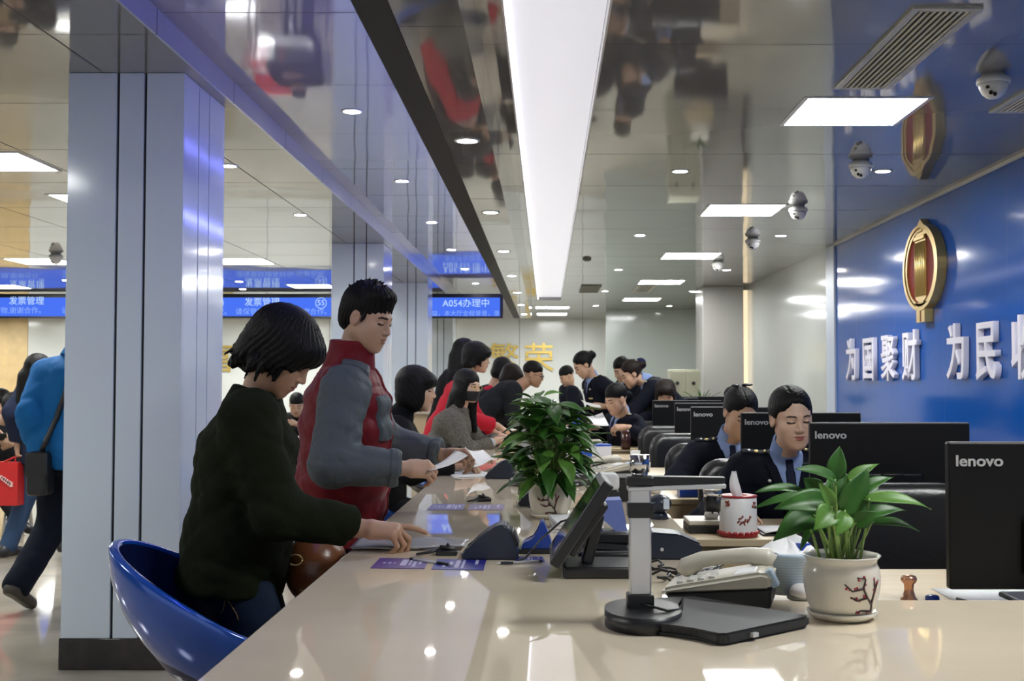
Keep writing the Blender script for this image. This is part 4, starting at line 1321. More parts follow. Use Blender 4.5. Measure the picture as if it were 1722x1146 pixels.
# telephone
def make_phone():
    t = thing('desk_phone', 'x', 'telephone', (0, 0, 0), 0, 'desk telephones')
    # local: keypad end towards -X, cradle end +X; handset along the far side
    mb = MB(); mb.prism([(-.125, -.085, .020), (.118, -.085, .040), (.122, -.085, .076), (.10, -.085, .082), (-.11, -.085, .040), (-.125, -.085, .034)], (0, .17, 0))
    bmesh.ops.bevel(mb.bm, geom=list(mb.bm.edges), offset=.009, segments=3, affect='EDGES'); pb_ = mb.build('body', M_beige, t)
    mb = MB(); mb.prism([(-.105, -.080, 0), (.118, -.080, 0), (.121, -.080, .046), (-.116, -.080, .026)], (0, .156, 0))
    bmesh.ops.bevel(mb.bm, geom=list(mb.bm.edges), offset=.004, segments=2, affect='EDGES'); mb.build('base', M_blkmat, t)
    hs = [(-.095, .052, .050), (-.085, .052, .064), (-.05, .052, .084), (.01, .052, .094), (.06, .052, .098), (.098, .052, .092), (.115, .052, .082)]
    MB().tube(hs, [.020, .025, .019, .017, .019, .026, .021], 16).build('handset', M_beige, t)
    kb = mat('grey_key', (.50, .49, .46), .45)
    for i in range(4):
        for j in range(3):
            x = -.085 + i * .024; y = -.055 + j * .024
            z = .040 + (x + .11) * .2
            MB().box((x - .008, y - .007, z - .002), (x + .008, y + .007, z + .006), .002).build('key', kb, pb_)
    MB().box((.035, -.065, .068), (.085, .01, .0765), .003, rot=Matrix.Rotation(-.2, 3, 'Y')).build('paper_strip', M_paper, pb_)
    MB().box((.112, -.070, .045), (.128, -.03, .085), .002, rot=Matrix.Rotation(-.5, 3, 'Y')).build('clip_tag', mat('pale_blue_tag', (.45, .58, .72), .3), t)
    return t
ph = make_phone()
ph.location = (.400, 2.69, ZT); ph.rotation_euler = (0, 0, -.26); ph['label'] = 'beige desk telephone beside the light blue basket, nearest on the counter'
dup(ph, (.30, 6.12, ZT), rotz=.4, label='grey beige telephone behind the bushy plant')
dup(ph, (.26, 7.9, ZT), rotz=.1, label='small beige telephone far along the counter by the keyboards')

# cable tangle
t = thing('cable_tangle', 'tangle of thin black cables on the counter between display and telephone', 'cable', (.345, 3.0, ZT))
random.seed(3)
for k in range(9):
    pts = []; x, y = random.uniform(-.09, -.02), random.uniform(-.09, .12); a = random.uniform(-.8, .8)
    for i in range(9):
        pts.append((x, y, .005 + .012 * abs(sin(i * 1.3 + k))))
        a += random.uniform(-.7, .7); x += .024 * cos(a); y += .024 * sin(a) * 1.4
    MB().tube(pts, .0032, 7).build('cable', M_blk, t)
MB().box((-.01, -.02, .008), (.015, .02, .026), .004).build('plug', mat('grey_plug', (.35, .36, .36), .4), t)
MB().box((.03, .03, .008), (.055, .055, .026), .004).build('plug', bpy.data.materials['grey_plug'], t)
t = thing('cable_loop', 'thin black cable drooping from behind the tilted display to the blue cradle', 'cable', (.0, 3.25, ZT))
MB().tube([(.10, .1, .12), (.04, .12, .10), (-.02, .10, .05), (-.06, .03, .01), (-.08, .0, .005)], .003, 8).build('cable', M_blk, t)

# light blue basket with tissues
M_basket = panel_mat('pale_blue_woven_plastic', (.42, .52, .62), jy=(.0066, 0), rough=.4, lw=.0008, wavy=0, axes=('X', 'Z'), line=(.33, .42, .52))
p = onz(1330, 1001, ZT)
t = thing('tissue_basket', 'pale blue woven basket of crumpled tissues between telephone and plant pot', 'basket', (p.x, 2.80, ZT))
MB().lathe([(.052, 0), (.058, .004), (.069, .085), (.073, .088), (.074, .097), (.069, .099), (.066, .09), (.055, .02)], seg=40).build('bucket', M_basket, t)
def tis(u, v):
    a = 2 * pi * u; r_ = .064 * v
    return (r_ * cos(a), r_ * sin(a), .098 + .035 * (1 - v) + .012 * sin(5 * a + 3 * v) * v * (1 - v) * 3 + .010 * sin(2 * a + 1))
MB().grid(tis, 30, 8).build('crumpled_tissue', M_paper, t)
MB().box((.02, -.02, .10), (.05, .005, .118), .002, rot=Matrix.Rotation(.5, 3, 'Z')).build('wrapper', M_royal, t)

t = thing('mouse', 'white round mouse on a grey base left of the near plant pot', 'mouse', (*onz(1347, 1008, ZT).xy, ZT))
MB().ball((0, 0, .016), (.026, .036, .020), 20, 12).build('shell', mat('white_mouse_plastic', (.66, .63, .62), .3), t)
MB().lathe([(.030, 0), (.033, .004), (.030, .010), (.02, .012)], seg=28).build('base', mat('grey_rubber', (.20, .20, .19), .5), t)

# plant pots with painted plum blossom
M_glaze = mat('cream_glaze', (.66, .63, .54), 0.16, spec=.6)
M_soil = mat('dark_soil', (.03, .022, .015), .9, bump=.6, bscale=80)
M_branch = mat('painted_branch', (.035, .018, .014), .35)
M_blossom = mat('painted_red_blossom', (.36, .035, .05), .35)
M_leaf = mat('pothos_leaf', (.030, .105, .014), .42, vary=.35, vscale=14, spec=.3)
M_leaf2 = mat('pale_pothos_leaf', (.085, .20, .03), .42, vary=.3, vscale=20, spec=.3)
M_stem = mat('pale_green_stem', (.19, .30, .07), .4)
PROF = [(.054, .010), (.062, .014), (.073, .035), (.079, .065), (.081, .090), (.078, .108), (.073, .118), (.074, .126), (.082, .134), (.080, .136), (.070, .126), (.068, .118)]
def prof_r(z):
    for (r0, z0), (r1, z1) in zip(PROF, PROF[1:]):
        if z0 <= z <= z1: return r0 + (r1 - r0) * (z - z0) / (z1 - z0)
    return .07
def pot_parts(t, az0):
    pot_ = MB().lathe(PROF, seg=64, wob=lambda a, z: 1 + (.012 * cos(8 * a) if z > .115 else .003 * cos(8 * a))).build('pot', M_glaze, t)
    MB().lathe([(.045, 0), (.060, .002), (.072, .012), (.074, .018), (.070, .018), (.058, .010), (.04, .009)], seg=48).build('saucer', M_glaze, t)
    MB().cyl((0, 0, .10), (0, 0, .119), .071, seg=32).build('soil', M_soil, pot_)
    def on(a, z, k=.0006): r_ = prof_r(z) + k; return (r_ * cos(a), r_ * sin(a), z)
    twigs = [[(.0, .022), (.12, .040), (.30, .055), (.45, .075), (.38, .095), (.62, .098)], [(.30, .055), (.62, .050), (.80, .058)], [(.45, .075), (.75, .070), (.95, .085)],
             [(.12, .040), (.05, .07), (.09, .095)], [(.05, .07), (-.10, .09)], [(.12, .025), (.45, .028), (.62, .022)]]
    mb = MB()
    for tw in twigs:
        pts = []
        for (a0, z0), (a1, z1) in zip(tw, tw[1:]):
            for k in range(5): pts.append(on(az0 - (a0 + (a1 - a0) * k / 5), z0 + (z1 - z0) * k / 5))
        pts.append(on(az0 - tw[-1][0], tw[-1][1]))
        n_ = len(pts); mb.tube(pts, [.0026 * (1 - .65 * i / n_) + .0003 for i in range(n_)], 6)
    mb.build('branch_painting', M_branch, pot_)
    random.seed(9); mb = MB()
    for tw in twigs:
        for k in range(5):
            i = random.randrange(len(tw) - 1); f_ = random.random()
            a = tw[i][0] + (tw[i + 1][0] - tw[i][0]) * f_ + random.uniform(-.05, .05); z = tw[i][1] + (tw[i + 1][1] - tw[i][1]) * f_ + random.uniform(-.006, .006)
            mb.ball(on(az0 - a, max(.02, min(.10, z)), .0), random.uniform(.0018, .0034), 8, 5)
    mb.build('blossom_painting', M_blossom, pot_)
def leaf(mb, base, tip, nrm_, w, curl=.15, fold=.25, mi=0, nv=10, nu=8):
    base, tip = Vector(base), Vector(tip); d = tip - base; L = d.length; y = d.normalized()
    n_ = Vector(nrm_); n_ = (n_ - y * n_.dot(y)).normalized(); x = y.cross(n_)
    mb.mi = mi
    def g(u, v):
        s = 2 * u - 1
        wv = (sin(pi * min(1, v * 1.02) ** .62)) ** .8 * (1 - .25 * v) if v < .98 else 0
        back = -.10 * (abs(s) * (1 - v) ** 4) * L * 1.2
        off = s * w / 2 * max(wv, .0)
        h = -abs(off) * fold * .0 + fold * abs(off) - curl * L * (v - .35) ** 2 * 1.2 + .03 * L * sin(7 * v + 2 * s) * abs(s) * .4
        return base + y * (L * v + back) + x * off + n_ * h
    mb.grid(g, nu, nv)
    mb.mi = 0
pc = onz(1415, 1036, ZT)
t = thing('potted_pothos', 'pothos with large heart shaped leaves in a cream painted pot at the near right', 'plant', (pc.x - .005, 2.49, ZT))
PO = Vector(t.location)
pot_parts(t, -.80)
fol = MB(); stm = MB()
def pl(px, py, dy=0.0): return at(px, py, 2.49 + dy) - PO
NL = [  # base px, tip px, base dy, tip dy, normal, width, curl, shade
    ((1403, 803), (1413, 750), .03, .05, (0, -1, .25), .048, .1, 0), ((1404, 806), (1342, 783), .0, -.04, (.2, -.7, 1), .050, .2, 0),
    ((1345, 824), (1273, 820), -.02, -.06, (.1, -.6, 1), .036, .25, 0), ((1372, 832), (1270, 844), .02, .0, (.1, -.8, 1), .036, .3, 0),
    ((1390, 842), (1307, 850), -.05, -.10, (.2, -1, .7), .062, .25, 0), ((1368, 866), (1304, 900), -.02, -.08, (-.3, -1, .6), .070, .35, 0),
    ((1372, 872), (1344, 926), .0, -.02, (-.5, -1, .2), .024, .2, 0), ((1398, 860), (1372, 888), -.09, -.13, (.1, -1, .45), .058, .3, 1),
    ((1422, 866), (1408, 900), -.09, -.12, (.25, -1, .5), .046, .2, 1), ((1420, 858), (1464, 786), .0, .03, (.3, -1, .2), .066, .15, 0),
    ((1430, 806), (1478, 776), .04, .06, (.2, -.5, 1), .034, .2, 1), ((1448, 824), (1503, 797), .03, .05, (.1, -.6, 1), .036, .25, 0),
    ((1462, 838), (1568, 844), .0, -.02, (-.05, -.5, 1), .048, .3, 1), ((1470, 878), (1546, 884), .01, -.02, (0, -.4, 1), .040, .3, 0),
    ((1398, 852), (1380, 812), -.06, -.08, (.5, -1, .1), .040, .2, 1), ((1376, 826), (1352, 804), .02, .02, (-.4, -1, .4), .044, .2, 0),
    ((1430, 870), (1468, 830), .02, .04, (.3, -1, .4), .050, .2, 0), ((1452, 868), (1524, 850), .04, .05, (0, -.6, 1), .046, .3, 0),
    ((1410, 840), (1420, 790), .05, .08, (0, -1, .2), .060, .1, 0), ((1385, 858), (1340, 840), .05, .08, (-.3, -1, .6), .056, .2, 0),
    ((1440, 842), (1480, 815), .06, .08, (.2, -1, .5), .05, .2, 0), ((1395, 880), (1350, 886), .03, .03, (-.2, -1, .5), .05, .3, 0),
    ((1440, 880), (1476, 862), -.03, -.04, (.4, -1, .5), .04, .25, 0), ((1410, 850), (1395, 800), .08, .14, (0, .6, 1), .06, .3, 0), ((1430, 850), (1440, 812), .1, .16, (0, .6, 1), .06, .3, 0)]
random.seed(4)
for i, (b, e, db, de, nn, w_, cu_, sh_) in enumerate(NL):
    B_ = pl(*b, db)
    leaf(fol, B_, pl(*e, de), nn, w_, cu_, .28, sh_)
    r0 = Vector((B_.x * .30 + random.uniform(-.02, .02), B_.y * .25 + random.uniform(-.02, .02), .115))
    mid = r0.lerp(B_, .5) + Vector((B_.x * .10, 0, .02))
    stm.tube([r0, r0.lerp(mid, .5) + Vector((0, 0, .006)), mid, mid.lerp(B_, .55) + Vector((0, 0, .006)), B_], [.0034, .003, .0027, .0024, .002], 8)
fol.build('foliage', [M_leaf, M_leaf2], t, solid=.0008)
stm.build('stems', M_stem, t)

def bushy(lab, x, y, H, Rr, n, seed, az):
    t = thing('potted_pothos', lab, 'plant', (x, y, ZT))
    pot_parts(t, az); random.seed(seed)
    fol = MB(); stm = MB()
    for i in range(n):
        k = (i + .5) / n
        a = i * 2.399 + random.uniform(-.3, .3)
        h = .13 + (H - .17) * k + random.uniform(-.02, .02)
        rr = Rr * (.55 + .45 * sin(pi * min(1, .12 + .8 * k))) * random.uniform(.55, .9) * (1 - .45 * k ** 3)
        b = Vector((rr * cos(a), rr * sin(a), h))
        L = random.uniform(.085, .14)
        e = b + Vector((cos(a), sin(a), random.uniform(-.9, .5))).normalized() * L
        leaf(fol, b, e, (cos(a) * .4 + random.uniform(-.3, .3), sin(a) * .4 + random.uniform(-.3, .3), .9), random.uniform(.055, .085), random.uniform(.1, .4), .25, 1 if random.random() < .3 else 0, 8, 6)
        r0 = Vector((random.uniform(-.03, .03), random.uniform(-.03, .03), .115))
        stm.tube([r0, r0.lerp(b, .5) + Vector((0, 0, .02)), b], [.003, .0026, .002], 6)
    fol.build('foliage', [M_leaf, M_leaf2], t, solid=.0008)
    stm.build('stems', M_stem, t)
    return t
bushy('bushy pothos in a cream pot painted with plum blossom in the middle of the counter', .012, 4.33, .46, .135, 120, 2, -1.25)
bushy('bushy pothos rising behind the middle plant on the counter', -.045, 6.75, .46, .12, 90, 6, -1.0)
t = thing('potted_palm', 'small spiky dark green plant in front of the far grey beige cabinet', 'plant', (1.98, 14.9, 0))
fol = MB(); random.seed(8)
for i in range(26):
    a = i * 2.4; e = Vector((cos(a) * random.uniform(.10, .22), sin(a) * random.uniform(.08, .18), 1.10 + random.uniform(.02, .16)))
    leaf(fol, (0, 0, .98), e, (0, 0, 1), .03, .3, .3, 0, 6, 4)
fol.build('foliage', M_leaf, t, solid=.001)
MB().lathe([(.09, .70), (.12, .72), (.13, .95), (.12, .97), (.11, .95)], seg=24).build('pot', M_glaze, t)
MB().box((-.16, -.16, 0), (.16, .16, .70), .01).build('pedestal', M_wood2, t)

# evaluation devices with blue cradle
def make_eval():
    t = thing('rating_device', 'x', 'rating device', (0, 0, 0), 0, 'rating devices facing the public')
    prof = [(-.078, 0), (.075, 0), (.082, .010), (.050, .092), (.038, .100), (.020, .097), (-.010, .080), (-.045, .052), (-.066, .026), (-.078, .020), (-.084, .010)]
    mb = MB(); mb.prism([(x, -.045, z) for x, z in prof], (0, .12, 0))
    bmesh.ops.bevel(mb.bm, geom=list(mb.bm.edges), offset=.005, segments=3, affect='EDGES'); mb.build('hood', M_navy, t)
    MB().box((.046, -.03, .03), (.074, .065, .082), .006, rot=Matrix.Rotation(-.36, 3, 'Y')).build('key_face', M_blk, t)
    return t
ev = make_eval()
p = onz(830, 936, ZT)
ev.location = (p.x - .006, 3.34, ZT); ev['label'] = 'dark navy wedge shaped rating device beside the blue cradle, nearest one'
dup(ev, ((905 - PX0) / FPX * 4.78, 4.78, ZT), label='dark wedge shaped device half hidden behind the middle plant pot')
dup(ev, ((842 - PX0) / FPX * 6.1, 6.12, ZT), label='dark wedge shaped device beyond the white sheet, left of the middle plant')
t = thing('card_cradle', 'bright blue curved cradle standing right of the nearest navy wedge', 'cradle', ((903 - PX0) / FPX * 3.40, 3.46, ZT))
cp = [(-.048, .012), (.048, .012), (.040, .040), (.022, .088), (.016, .096), (.008, .090), (.004, .064), (-.010, .042), (-.040, .032)]
mb = MB(); mb.prism([(x, -.035, z) for x, z in cp], (0, .08, 0)); bmesh.ops.bevel(mb.bm, geom=list(mb.bm.edges), offset=.003, segments=2, affect='EDGES'); mb.build('cradle_body', M_royal, t)
MB().box((-.055, -.045, 0), (.055, .055, .013), .003).build('base', M_blk, t)

# leaflets lying on the counter
M_purple = mat('violet_print', (.085, .045, .22), .35)
M_bluep = mat('deep_blue_print', (.018, .022, .24), .35)
M_pale = mat('pale_print', (.45, .43, .62), .5)
def leaflet(lab, quad, m, bars):
    q = [onz(x, y, ZT + .001) for x, y in quad]
    c = sum(q, Vector()) / 4
    t = thing('leaflet', lab, 'leaflet', (c.x, c.y, ZT), 0, 'printed leaflets on the counter')
    L = [v - Vector((c.x, c.y, ZT)) for v in q]
    mb = MB(); mb.prism([(v.x, v.y, .0004) for v in L], (0, 0, .0012)); mb.build('card', m, t)
    mb = MB()
    def bl(u, v): return L[0].lerp(L[1], u).lerp(L[3].lerp(L[2], u), v)
    for u0, v0, u1, v1 in bars:
        P = [bl(u0, v0), bl(u1, v0), bl(u1, v1), bl(u0, v1)]
        mb.prism([(v.x, v.y, .0017) for v in P], (0, 0, .0004))
    mb.build('print', M_pale, t)
B1 = [(.50, .15, .62, .75), (.66, .10, .70, .7), (.74, .3, .80, .85), (.84, .2, .90, .6), (.15, .45, .2, .55), (.26, .42, .31, .58), (.36, .45, .40, .55)]
B2 = [(.42, .15, .50, .85), (.55, .10, .60, .9), (.80, .08, .86, .5), (.30, .3, .36, .7), (.18, .5, .24, .8)]
leaflet('violet printed leaflet lying nearest the green coated woman', [(639, 939), (721, 940.5), (714, 957), (623, 956)], M_purple, B1)
leaflet('deep blue printed leaflet in front of the nearest navy wedge', [(735, 941), (818, 942), (813, 959.5), (725, 958)], M_bluep, B2)
leaflet('deep blue printed leaflet left of the far pen stand', [(727, 848.5), (782, 848.5), (778, 858), (718, 858)], M_bluep, B1)
leaflet('violet printed leaflet right under the far pen stand', [(791, 849), (849, 849), (845, 858), (786, 858)], M_purple, B2)
leaflet('small violet leaflet beyond the sheet held by the man in red', [(770, 797.5), (812, 797.5), (810, 801.5), (767, 801.5)], M_purple, B2)
leaflet('small blue leaflet under the third navy wedge', [(820, 797.5), (846, 797.5), (845, 801.5), (818, 801.5)], M_bluep, B1)
leaflet('dark blue leaflet under the foot of the tilted display', [(870, 937), (912, 937), (916, 945), (866, 944)], M_bluep, B2)

# pens
def pen(lab, a, b, z=ZT + .005, grip=M_navy):
    A, B_ = onz(*a, z), onz(*b, z)
    t = thing('pen', lab, 'pen', (A.x, A.y, ZT)); o = Vector((A.x, A.y, ZT)); d = B_ - A
    P = lambda k: A + d * k - o
    MB().cyl(P(0), P(.10), .0008, .0028, 12).build('tip', M_silver, t)
    MB().cyl(P(.10), P(.36), .0040, .0043, 12).build('grip', grip, t)
    MB().cyl(P(.36), P(.92), .0038, .0038, 12).build('barrel', mat('clear_grey_barrel', (.5, .5, .53), .15), t)
    MB().cyl(P(.92), P(1.0), .0042, .0042, 12).build('end_cap', grip, t)
pen('pen with navy grip and clear barrel lying left of the tilted display', (834, 948), (912, 944))
pen('pen with black grip lying across the violet and blue leaflets', (762, 951), (690, 940), grip=M_blk)
def pen_stand(lab, x, y, rot):
    t = thing('pen_stand', lab, 'pen stand', (x, y, ZT), rot, 'black pen stands on the counter')
    MB().box((-.03, -.022, 0), (.032, .025, .014), .003).build('base', M_blk, t)
    MB().tube([(-.004, 0, .012), (.004, .004, .028), (.012, 0, .014)], .008, 10).build('socket', M_blk, t)
    MB().tube([(-.02, .0, .022), (.0, 0, .020), (.03, -.002, .012)], .007, 10).build('clip', M_blk, t)
    MB().tube([(-.018, 0, .018), (-.045, -.012, .010), (-.085, -.03, .006)], [.0055, .0050, .0035], 10).build('pen_barrel', M_blk, t)
    return t
ps = pen_stand('black pen stand right of the curled hand, near the folder', (752 - PX0) / FPX * 3.40, 3.40, 0)
dup(ps, ((812 - PX0) / FPX * 4.93, 4.93, ZT), rotz=.5, label='black pen stand farther along, above the two leaflets')

# clear folder under the woman's hand
t = thing('plastic_folder', 'clear plastic folder with white sheets under the hand of the green coated woman', 'folder', (-.46, 3.58, ZT))
MB().grid(lambda u, v: (-.125 + .20 * u, -.09 + .19 * v, .0055 + .002 * sin(6 * u)), 6, 4).build('sheet', M_paper, t, solid=.003)
MB().grid(lambda u, v: (-.13 + .345 * u, -.10 + .21 * v, .009 + .006 * sin(5 * u + 1.5 * v) ** 2), 24, 8).build('sleeve', mat('clear_plastic', (.85, .86, .90), .12, trans=.55, ior=1.2), t, solid=.0012)

# paper rolls, small boxes and odds behind the display
t = thing('receipt_paper_pack', 'white pack of receipt paper with red print behind the display', 'paper pack', (.225, 4.47, ZT))
MB().box((-.05, -.06, .09), (.05, .06, .155), .018, seg=3).build('pack', M_paper, t)
for k in range(2): MB().box((-.03, -.0615, .113 + .016 * k), (.018 - .01 * k, -.0602, .119 + .016 * k)).build('red_print', mat('red_print', (.5, .03, .06), .5), t)
MB().box((-.06, -.06, 0), (.05, .06, .09), .004).build('box', M_blkmat, t)
t = thing('thermal_roll', 'short white paper roll before the receipt pack', 'paper roll', (.215, 4.02, ZT + .0))
MB().cyl((-.035, 0, .032), (.04, .01, .032), .032, seg=28).build('paper', M_paper, t)
t = thing('webcam', 'black round scanner head with a pale sticker right of the silver post', 'scanner', (.415, 4.30, ZT))
MB().ball((0, 0, .055), (.045, .045, .036), 24, 14).build('head', M_navy, t)
MB().cyl((0, 0, 0), (0, 0, .03), .035, .02).build('foot', M_navy, t)
MB().box((.010, -.046, .040), (.032, -.043, .078), .002).build('sticker', mat('sticker', (.55, .62, .70), .4), t)

# desk two: tissue box, tray, mouse, clipboard
tb = onz(1239, 900, ZD)
t = thing('tissue_box', 'round white tissue box with red rims and flower sprays on the desk', 'tissue box', (tb.x, 4.01, ZD))
M_red = mat('red_enamel', (.33, .018, .022), .3)
M_whitepl = mat('white_plastic', (.72, .71, .70), .3)
MB().lathe([(.064, .004), (.0645, .012), (.0635, .132), (.060, .136)], seg=48).build('drum', M_whitepl, t)
MB().lathe([(.062, 0), (.0668, .002), (.0668, .012), (.064, .016)], seg=48, wob=lambda a, z: 1.0).build('bottom_rim', M_red, t)
mb = MB()
for k in range(20):
    a = 2 * pi * k / 20
    mb.ball((.0645 * cos(a), .0645 * sin(a), .015), (.009, .009, .006), 10, 6)
mb.build('scallop_trim', M_red, t)
MB().lathe([(.062, .134), (.0655, .136), (.064, .141), (.030, .1395), (.028, .137)], seg=48).build('lid', M_red, t)
random.seed(12); M_flower = mat('russet_print', (.24, .05, .03), .4)
for ca, cz, n_ in ((-1.45, .055, 26), (-2.35, .112, 10), (-.75, .108, 10)):
    mb = MB()
    for k in range(n_):
        a = ca + random.gauss(0, .16 if n_ > 12 else .09); z = cz + random.gauss(0, .010 if n_ > 12 else .006)
        mb.ball((.0638 * cos(a), .0638 * sin(a), z), random.uniform(.0022, .0048), 8, 5)
    mb.build('flower_print', M_flower, t)

def tis2(u, v):
    a = 2 * pi * u; r_ = .016 * (1 + .5 * sin(pi * v)) * (1 - .55 * v) + .0015 * sin(6 * a)
    return (r_ * cos(a) - .012 * v - .006 * sin(3 * v), r_ * .5 * sin(a), .132 + .088 * v + .003 * sin(2 * a) * v)
MB().grid(tis2, 24, 10).build('tissue', M_paper, t)
t = thing('key_tray', 'beige topped black tray left of the tissue box on the desk', 'tray', (.545, 4.14, ZD))
MB().box((-.05, -.07, 0), (.115, .10, .028), .003).build('base', M_blkmat, t)
MB().box((-.05, -.07, .028), (.115, .10, .044), .004).build('top', M_beige, t)
t = thing('mouse', 'cream mouse on the beige tray left of the tissue box', 'mouse', (.585, 4.15, ZD + .044))
MB().ball((0, 0, .012), (.026, .036, .018), 18, 10).build('shell', M_beige, t)
MB().box((-.003, -.034, .020), (.003, -.012, .0285), .001).build('wheel', M_blk, t)
t = thing('clipboard', 'dark clipboard with white sheets right of the tissue box behind the leaves', 'clipboard', (.86, 4.12, ZD))
MB().box((-.12, -.12, 0), (.14, .12, .006), .002).build('board', M_blk, t)
MB().grid(lambda u, v: (-.11 + .24 * u, -.11 + .22 * v, .009 + .016 * sin(pi * u) * (1 - v)), 10, 6).build('sheet', M_paper, t, solid=.002)

# near desk: stamp, blue cap, pen, sheets
sp_ = onz(1526, 1012, ZD)
t = thing('stamp', 'copper coloured hand stamp standing on the near desk edge', 'stamp', (sp_.x, 2.80, ZD))
M_copper = mat('copper', (.62, .31, .19), .25, .75)
MB().lathe([(.020, 0), (.0205, .008), (.015, .014), (.011, .030), (.012, .044), (.018, .050), (.0195, .056), (.016, .063), (.004, .066)], seg=36).build('handle', M_copper, t)
t = thing('bottle_cap', 'small blue cap right of the copper stamp', 'cap', (onz(1565, 1012, ZD).x, 2.80, ZD))
MB().lathe([(.016, 0), (.017, .003), (.016, .014), (.013, .017), (.003, .018)], seg=36, wob=lambda a, z: 1 + .02 * cos(18 * a)).build('shell', M_royal, t)
pa = onz(1612, 1007, ZD)
t = thing('crayon', 'short dark pencil stub on the near desk left of the white sheet', 'pencil', (onz(1612, 1010, ZD).x, 2.80, ZD))
MB().cyl((-.006, .02, .005), (.004, -.02, .005), .004, seg=10).build('stick', M_blk, t)
t = thing('paper_sheet', 'white sheet under the nearest monitor at the right picture edge', 'paper', (1.12, 2.87, ZD))
MB().grid(lambda u, v: (-.14 + .36 * u, -.10 + .21 * v, .0015 + .001 * sin(4 * u)), 6, 4).build('sheet', M_paper, t, solid=.001)

# farther along the counter and desks
M_tray = mat('blue_tray_plastic', (.02, .09, .45), .35)
def file_box(lab, px, py, Y, w_, d_, h_, m, z=ZT, rot=0.0, m2=None):
    t = thing('file_box', lab, 'box', ((px - PX0) / FPX * Y, Y, z), rot)
    MB().box((-w_ / 2, -d_ / 2, 0), (w_ / 2, d_ / 2, h_ * .9), .004).build('box', m, t)
    MB().box((-w_ / 2 - .002, -d_ / 2 - .002, h_ * .9), (w_ / 2 + .002, d_ / 2 + .002, h_), .004).build('lid', m2 or m, t)
file_box('blue box with pale lid on the counter right of the middle plant', 981, 742, 7.1, .10, .14, .10, M_tray, m2=M_paper)
file_box('pale file box with blue side farther right of the middle plant', 1010, 740, 7.3, .10, .15, .12, M_paper, rot=.2, m2=M_tray)
file_box('tall blue box beside the seated man officer', 980, 724, 8.9, .06, .10, .14, M_tray)
file_box('small blue box before the standing officer', 969, 695, 10.3, .07, .08, .19, M_tray)
file_box('blue file box lying on the desk left of the lens', 1163, 832, 5.42, .13, .12, .05, M_royal, z=ZD)
file_box('black printer box behind the receipt pack on the counter', 1040, 790, 5.05, .17, .22, .10, M_blkmat)
file_box('dark low device on the counter behind the bushy plant', 1005, 775, 6.42, .15, .18, .09, M_blk)
def cup(lab, px, Y, z, r_, h_, m, m2):
    t = thing('cup', lab, 'cup', ((px - PX0) / FPX * Y, Y, z))
    MB().lathe([(r_ * .85, 0), (r_, .01), (r_, h_ * .93), (r_ * .9, h_ * .95)], seg=28).build('cup_body', m, t)
    MB().lathe([(r_ * 1.04, h_ * .93), (r_ * 1.04, h_ * .98), (r_ * .8, h_ * 1.03), (.01, h_ * 1.05)], seg=28).build('lid', m2, t)
M_brown = mat('brown_glass', (.045, .014, .008), .15)
cup('brown lidded cup before the seated man officer', 1052, 8.75, ZT, .035, .14, M_brown, M_brown)
cup('white cup with a round lid beside the black leather chair arm', 1100, 5.55, ZD, .032, .07, M_whitepl, M_whitepl)
cup('small white lidded jar farther along by the second chair', 1082, 7.0, ZD, .04, .05, M_whitepl, M_whitepl)
cup('white lidded jar next to the brown cup', 1068, 8.2, ZD, .035, .05, M_whitepl, M_whitepl)
def keyboard(lab, x, y, rot, z=ZT):
    t = thing('keyboard', lab, 'keyboard', (x, y, z), rot)
    MB().box((-.10, -.19, 0), (.07, .19, .018), .004).build('tray', M_blk, t)
    mb = MB()
    for i in range(4):
        for j in range(9): mb.box((-.085 + .037 * i, -.175 + .039 * j, .018), (-.055 + .037 * i, -.143 + .039 * j, .024))
    mb.build('keys', mat('dark_key', (.03, .03, .032), .5), t)
keyboard('black keyboard on the counter behind the middle plant, staff side', .37, 5.52, .1)
keyboard('black keyboard farther along at the staff side of the counter', .36, 6.75, -.1)
keyboard('black keyboard before the seated man officer', .33, 9.1, .05)
def sheets(lab, x, y, w_, d_, rot, z=ZT, n_=3):
    t = thing('paper_pile', lab, 'paper', (x, y, z), rot)
    for k in range(n_):
        MB().box((-w_ / 2 + .004 * k, -d_ / 2, .003 * k + .0005), (w_ / 2 + .004 * k, d_ / 2, .003 * k + .003), rot=Matrix.Rotation(.08 * k, 3, 'Z')).build('sheet', M_paper, t)
sheets('white sheets on the counter behind the middle plant', .12, 6.85, .21, .28, .3)
sheets('white sheets beside the blue box far along the counter', .22, 8.2, .22, .3, -.3)
sheets('white form in front of the woman with chin-length hair', -.42, 6.35, .22, .34, .25, n_=2)
sheets('white form before the seated man officer', .3, 9.7, .2, .25, .1)
# ------------------------------------------------------------------ the public and the officers
def surf(F, p, d, base=None):
    """walk from p along d to the cloth surface"""
    p = np.array(p, float); d = nrm(d)
    for _ in range(60):
        s_ = float((base or F.jk)(p[None].astype(f32))[0])
        if s_ < .0008: break
        p = p + d * max(s_ * .7, .001)
    return p
def lump(F, name, p, r_, m, R=None):
    mb = MB(); o = np.array(F.root.location)
    mb.ball(tuple(np.array(p) - o), r_, 12, 8)
    return mb.build(name, m, F.root)
SEAT = lambda p, yaw, w=.10, l=.40: {k: (p[0] + l * sin(rad(yaw)) + (1 if k == 'R' else -1) * w * cos(rad(yaw)), p[1] + l * cos(rad(yaw)) - (1 if k == 'R' else -1) * w * sin(rad(yaw)), 0) for k in 'LR'}
STAND = lambda p, yaw, w=.09, l=.02: SEAT(p, yaw, w, l)
N3 = lambda *a: np.array(a, float)

